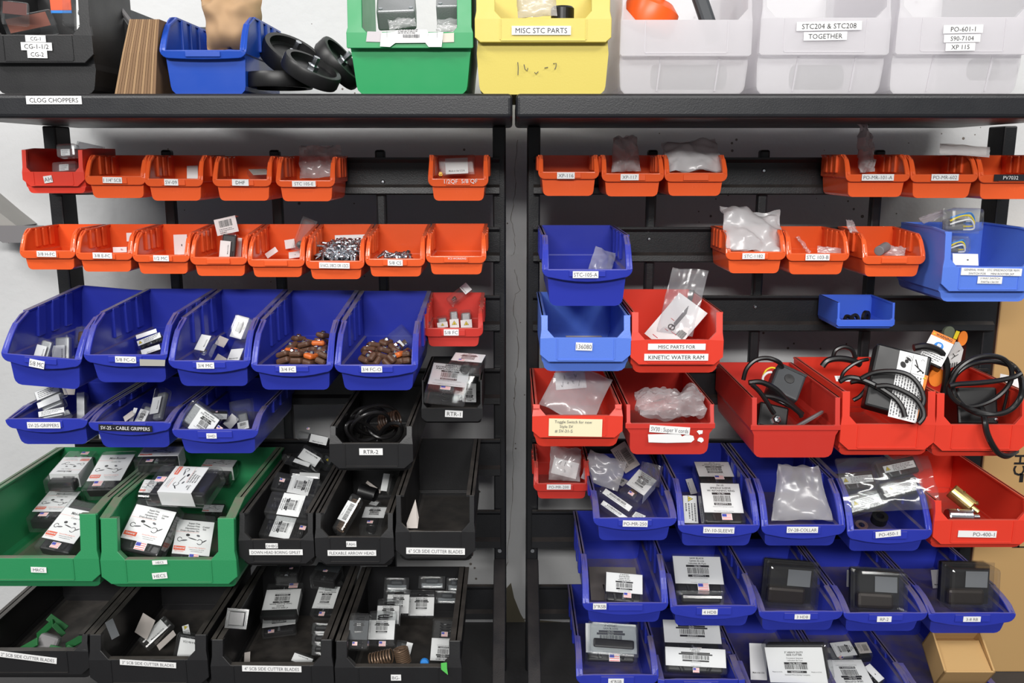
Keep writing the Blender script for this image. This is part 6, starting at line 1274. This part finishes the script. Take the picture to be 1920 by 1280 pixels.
t = MB(); M = Matrix.Translation(P(*px('Z1', (598, 80)), 1.4995)) @ Matrix.Rotation(R(90), 4, 'X') @ Matrix.Rotation(R(86), 4, 'Z'); k = P(961, 0, 1.5).x - P(960, 0, 1.5).x
cc = MB(); cc.rbox((-.03, -.0055, -.0006), (.03, .0055, 0), WHITE, .0002); co = cc.build('edge_card', None); co.matrix_world = M; tag(co, 'white lettered strip standing at the edge of the clear package', 'card')
put_text(t, 'ClogChopper', 0, 0, .0062, INK, .0004, .055, True); t.build('lettering', co, fix=False)
# scalloped dark box behind the paper bags
def scallop():
    Y0, Y1 = 1.60, 1.86; z0, z1 = ZS, ZS + .155; x0, x1 = P(228, 20, 1.62).x, P(300, 20, 1.62).x
    root = thing('corrugated_bin', 'dark grey open box with a scalloped edge behind the paper bags', 'box', M=Matrix.Translation((x0, Y0, z0)))
    b = MB(); b.box((0, 0, 0), (.004, .26, .155), DGREY); b.build('side_wall', root)
    b = MB(); b.box((0, .256, 0), (.07, .26, .155), DGREY); b.build('back_wall', root)
    b = MB(); w = .064
    poly = [(0, 0), (w, 0), (w, .06)]
    for i in range(9):
        u = i / 8; poly.append((w * (1 - u) + .0, .06 + .085 * u + .003 * (i % 2)))
    b.prism(poly, 0, .004, DARK, None); b.build('scalloped_edge', root)
    r = MB(); r.tube([(w, .0, .07), (0, .0, .158)], .0042, GREYM, 8); r.build('edge_roll', root)
scallop()
# stack of folded paper bags, one by one
rb = random.Random(3); xs = 214.5; XE = 214.5 + 14 * 5.5; tm = lambda x: 243 + (x - 214.5) * (299 - 243) / (XE - 214.5)
ybot = 168
for i in range(14):
    wv = rb.uniform(4.8, 6.1); xa = xs; xs += wv
    Yb = 1.475; top = rb.uniform(34, 40); xb = xa + wv * .86; top = 36
    p = [P(xa, ybot, Yb), P(xb, ybot, Yb), P(tm(xb), top, Yb), P(tm(xa), top, Yb)]; d = Vector((0, .16, 0)); n0 = Vector((0, 0, ZS + .0005 - p[0].z)); p[0] += n0; p[1] += n0
    m = [(p[0] * .45 + p[3] * .55) + Vector((0, -.002, 0)), (p[1] * .45 + p[2] * .55) + Vector((.0, -.002, 0))]
    poly = [p[0], p[1], m[1], p[2], p[3], m[0]]; b = MB(); n = 6; b.add(poly + [q + d for q in poly], [tuple(range(n)), tuple(range(2 * n - 1, n - 1, -1))] + [(j, (j + 1) % n, (j + 1) % n + n, j + n) for j in range(n)], KRAFTD if i % 3 else KRAFTE)
    tag(b.build('paper_bag', None), 'folded brown paper bag in the upright sheaf beside the blue bin', 'bag', 'sheaf of folded paper bags')
sheet('p2', 'Z1', (1500, -30), (1895, -40), (1600, 380), 'open brown paper bag standing in the dark blue shelf bin', KRAFT, .018, .07, seed=43, pref=6, v=.1, tilt=5, fr=1.7, nu=24, nv=26, taper=1.1, name='paper_bag', t=.05)
# wheels
def wheel(label, p, Y, rad, wid, rx, ry, rz=0, bolt=True):
    c = P(*px('Z2', p), Y); M = Matrix.Translation(c) @ Matrix.Rotation(R(rz), 4, 'Z') @ Matrix.Rotation(R(ry), 4, 'Y') @ Matrix.Rotation(R(rx), 4, 'X'); root = thing('drum_wheel', label, 'wheel', M=M); h = wid / 2
    b = MB(); b.lathe([(rad * .82, -h), (rad * .97, -h), (rad, -h * .7), (rad, h * .7), (rad * .97, h), (rad * .82, h), (rad * .82, -h)], RUBBER, None, 40); b.build('tread', root, smooth=True)
    b = MB(); b.lathe([(0, h * .3), (rad * .2, h * .3), (rad * .7, h * .1), (rad * .83, h * .2), (rad * .83, -h * .2), (rad * .7, -h * .1), (0, -h * .3)], DARK, None, 40); b.build('hub_disc', root)
    if bolt:
        b = MB(); b.lathe([(0, h * 2.2), (.0055, h * 2.2), (.0055, h * .9), (.0095, h * .9), (.0095, h * .2), (0, h * .2)], ZINC, None, 6); b.build('axle_bolt', root)
    t = MB()
    for k, s in enumerate(('70 x 160', 'MAX 90', 'NO 4')):
        for j in range(1):
            M2 = Matrix.Rotation(R(200), 4, 'Z') @ Matrix.Translation((rad + .0004, 0, (1 - k) * wid * .28)) @ Matrix.Rotation(R(90), 4, 'Z') @ Matrix.Rotation(R(90), 4, 'X'); put_text(t, s, 0, 0, wid * .13, plastic('pale_print', rgb(170, 170, 170), .6), 0, rad * .7, False, 0, M2)
    t.build('tread_marking', root, fix=False)
zz = lambda r: ZS + r
wheel('black wheel lying flat under the other wheels', (335, 608), 1.53, .055, .024, 0, 0, 0, False)
wheel('largest black wheel leaning against the blue bin', (432, 432), 1.585, .054, .028, 22, 32, 0)
wheel('black wheel slanting in the middle of the pile', (575, 530), 1.495, .048, .022, 15, 30, 0)
wheel('black wheel leaning toward the green bin, pale marks on its tread', (785, 475), 1.585, .048, .024, 10, 52, 0)
# cast boxes in the green bin
def castbox(label, A, Bp, Cc, Y, t):
    m, c, w, h, _s = fit(px('Z2', A), px('Z2', Bp), px('Z2', Cc), Y, 55, 0); M = Matrix.Translation(c) @ m; root = thing('junction_box', label, 'box', M=M)
    b = MB(); b.rbox((-w / 2, -h / 2, -t), (w / 2, h / 2, 0), CASTAL, .004, seg=3); b.build('box_body', root)
    for sx in (-1, 1):
        for sy in (-1, 1): b = MB(); b.lathe([(0, .0012), (.003, .001), (.0034, 0)], ZINC, Matrix.Translation((sx * (w / 2 - .007), sy * (h / 2 - .007), 0)), 12); b.build('lid_screw', root)
castbox('cast aluminium box with a lid screw, outer one in the green bin', (1045, -40), (1330, -50), (1085, 82), 1.53, .035)
castbox('cast aluminium box against the inner side of the green bin', (1500, -70), (1725, -75), (1520, 42), 1.53, .035)
b = BINS['p3']
sheet('p3', 'Z2', (1150, 150), (1350, 120), (1160, 225), 'clear bag under the outer cast box in the green bin', BAG, .006, .01, seed=44, pref=40, v=.03, tilt=30)
sheet('p3', 'Z2', (1515, 140), (1750, 150), (1520, 228), 'clear bag under the inner cast box in the green bin', BAG, .006, .01, seed=45, pref=40, v=.03, tilt=30)
# paper tag folded over the green lip
B = BINS['p3']; root = thing('paper_tag', 'white folded tag with a barcode hung over the lip of the green bin', 'tag', M=Matrix.Translation(P(770, 65, B.Yf - .004)))
o0 = root.matrix_world.translation.copy()
def tagpart(nm, pts, mat=WHITE, Y=B.Yf - .004):
    q = [P(*px('Z2', p), Y) - o0 for p in pts]; n = len(q); b2 = MB(); b2.add(q + [p + Vector((0, .0008, 0)) for p in q], [tuple(range(n)), tuple(range(2 * n - 1, n - 1, -1))] + [(i, (i + 1) % n, (i + 1) % n + n, i + n) for i in range(n)], mat); return b2.build(nm, root)
tagpart('tag_middle', [(1200, 240), (1225, 222), (1440, 222), (1455, 250), (1430, 320), (1205, 322)])
tagpart('tag_wing', [(1100, 245), (1200, 240), (1205, 322), (1165, 352), (1090, 348)]); tagpart('tag_wing', [(1455, 245), (1565, 240), (1552, 352), (1455, 352), (1430, 320)])
tagpart('printed_strip', [(995, 235), (1105, 238), (1095, 315), (985, 312)], plastic('faded_print_paper', rgb(206, 200, 204), .7), B.Yf - .0015); tagpart('printed_strip', [(1560, 250), (1645, 245), (1645, 315), (1560, 318)], plastic('beige_paper', rgb(222, 214, 200), .7), B.Yf - .0015)
t = MB(); rr = random.Random(6); Mx = Matrix.Translation(P(*px('Z2', (1320, 262)), B.Yf - .005) - o0) @ Matrix.Rotation(R(90), 4, 'X'); s = MB(); barcode(s, -.012, -.004, .014, .001, rr, GREYINK); textlines(s, -.02, .02, .002, .009, 3, rr); put_rect(s, -.037, -.004, -.0366, .006, GREYINK); put_rect(s, .041, -.004, .0414, .006, GREYINK); t.add([Mx @ Vector(v) for v in s.v], s.f, GREYINK); t.build('printing', root, fix=False)
# in the yellow bin
sheet('p4', 'Z3', (350, -40), (620, -60), (310, 130), 'milky bag with a pen mark in the yellow shelf bin', BAGM, .006, .02, seed=51, pref=25, v=.05, tilt=20)
b = MB(); c = P(*px('Z3', (645, 100)), BINS['p4'].Yf + .08); b.lathe([(0, .012), (.016, .012), (.019, .009), (.019, -.01), (0, -.01)], DARK, Matrix.Translation(c), 28); tag(b.build('control_dial', None), 'black round dial in the yellow shelf bin', 'dial')
st = MB(); Yq = BINS['p4'].back - .97 * BINS['p4'].Lb - .004
for l in ([(335, 430), (338, 470), (336, 520)], [(378, 445), (385, 478), (400, 490), (405, 470)], [(450, 500), (462, 510), (478, 495)], [(520, 470), (545, 465)], [(580, 440), (602, 438), (598, 468), (590, 480)]):
    q = [P(*px('Z3', p), BINS['p4'].back - BINS['p4'].Lb * 1.02 - .002) for p in l]; st.tube(q, .0006, GREYINK, 4)
so = st.build('pen_marks', BINS['p4'].root); so.matrix_parent_inverse = BINS['p4'].M.inverted()
# orange tool in the frosted bin
def orangetool():
    B = BINS['p5']; c = P(1222, 22, B.Yf + .06); root = thing('hand_tool', 'orange tool housing in the frosted bin next to the yellow one', 'tool', M=Matrix.Translation(c))
    b = MB(); b.lathe([(0, .02), (.03, .018), (.044, .006), (.046, -.012), (.042, -.03), (0, -.03)], ORANGEH, Matrix.Rotation(R(20), 4, 'Y'), 28); b.build('housing', root, smooth=True)
    b = MB(); b.lathe([(.014, .024), (.018, .026), (.02, .022), (.018, .018)], CHROME, Matrix.Translation((.004, -.012, .004)) @ Matrix.Rotation(R(20), 4, 'X'), 24); b.build('metal_ring', root, smooth=True)
    b = MB(); b.rbox((-.012, -.01, -.05), (.012, .01, .06), DGREY, .006, Matrix.Translation((.088, .01, .0)) @ Matrix.Rotation(R(-22), 4, 'Y')); b.build('side_handle', root)
orangetool()
def darkpiece(bk, label, x, y, v, r_, l, mat=DGREY):
    c = P(x, y, BINS[bk].Yf + v); c.z = max(c.z, ZS + r_ + .004); b = MB(); b.lathe([(0, -l / 2), (r_ * .9, -l / 2), (r_, -l / 2 + .003), (r_, l / 2 - .003), (r_ * .9, l / 2), (0, l / 2)], mat, Matrix.Translation(c) @ Matrix.Rotation(R(90), 4, 'Y'), 24); tag(b.build('round_part', None, smooth=False), label, 'part')
darkpiece('p5', 'dark round part seen through the front of the clear bin with the orange tool', 1290, 145, .075, .02, .12)
darkpiece('p6', 'dark round part seen through the front of the middle clear bin', 1530, 145, .075, .02, .08)
darkpiece('p7', 'dim round part seen through the front of the end clear bin', 1860, 130, .09, .018, .07)
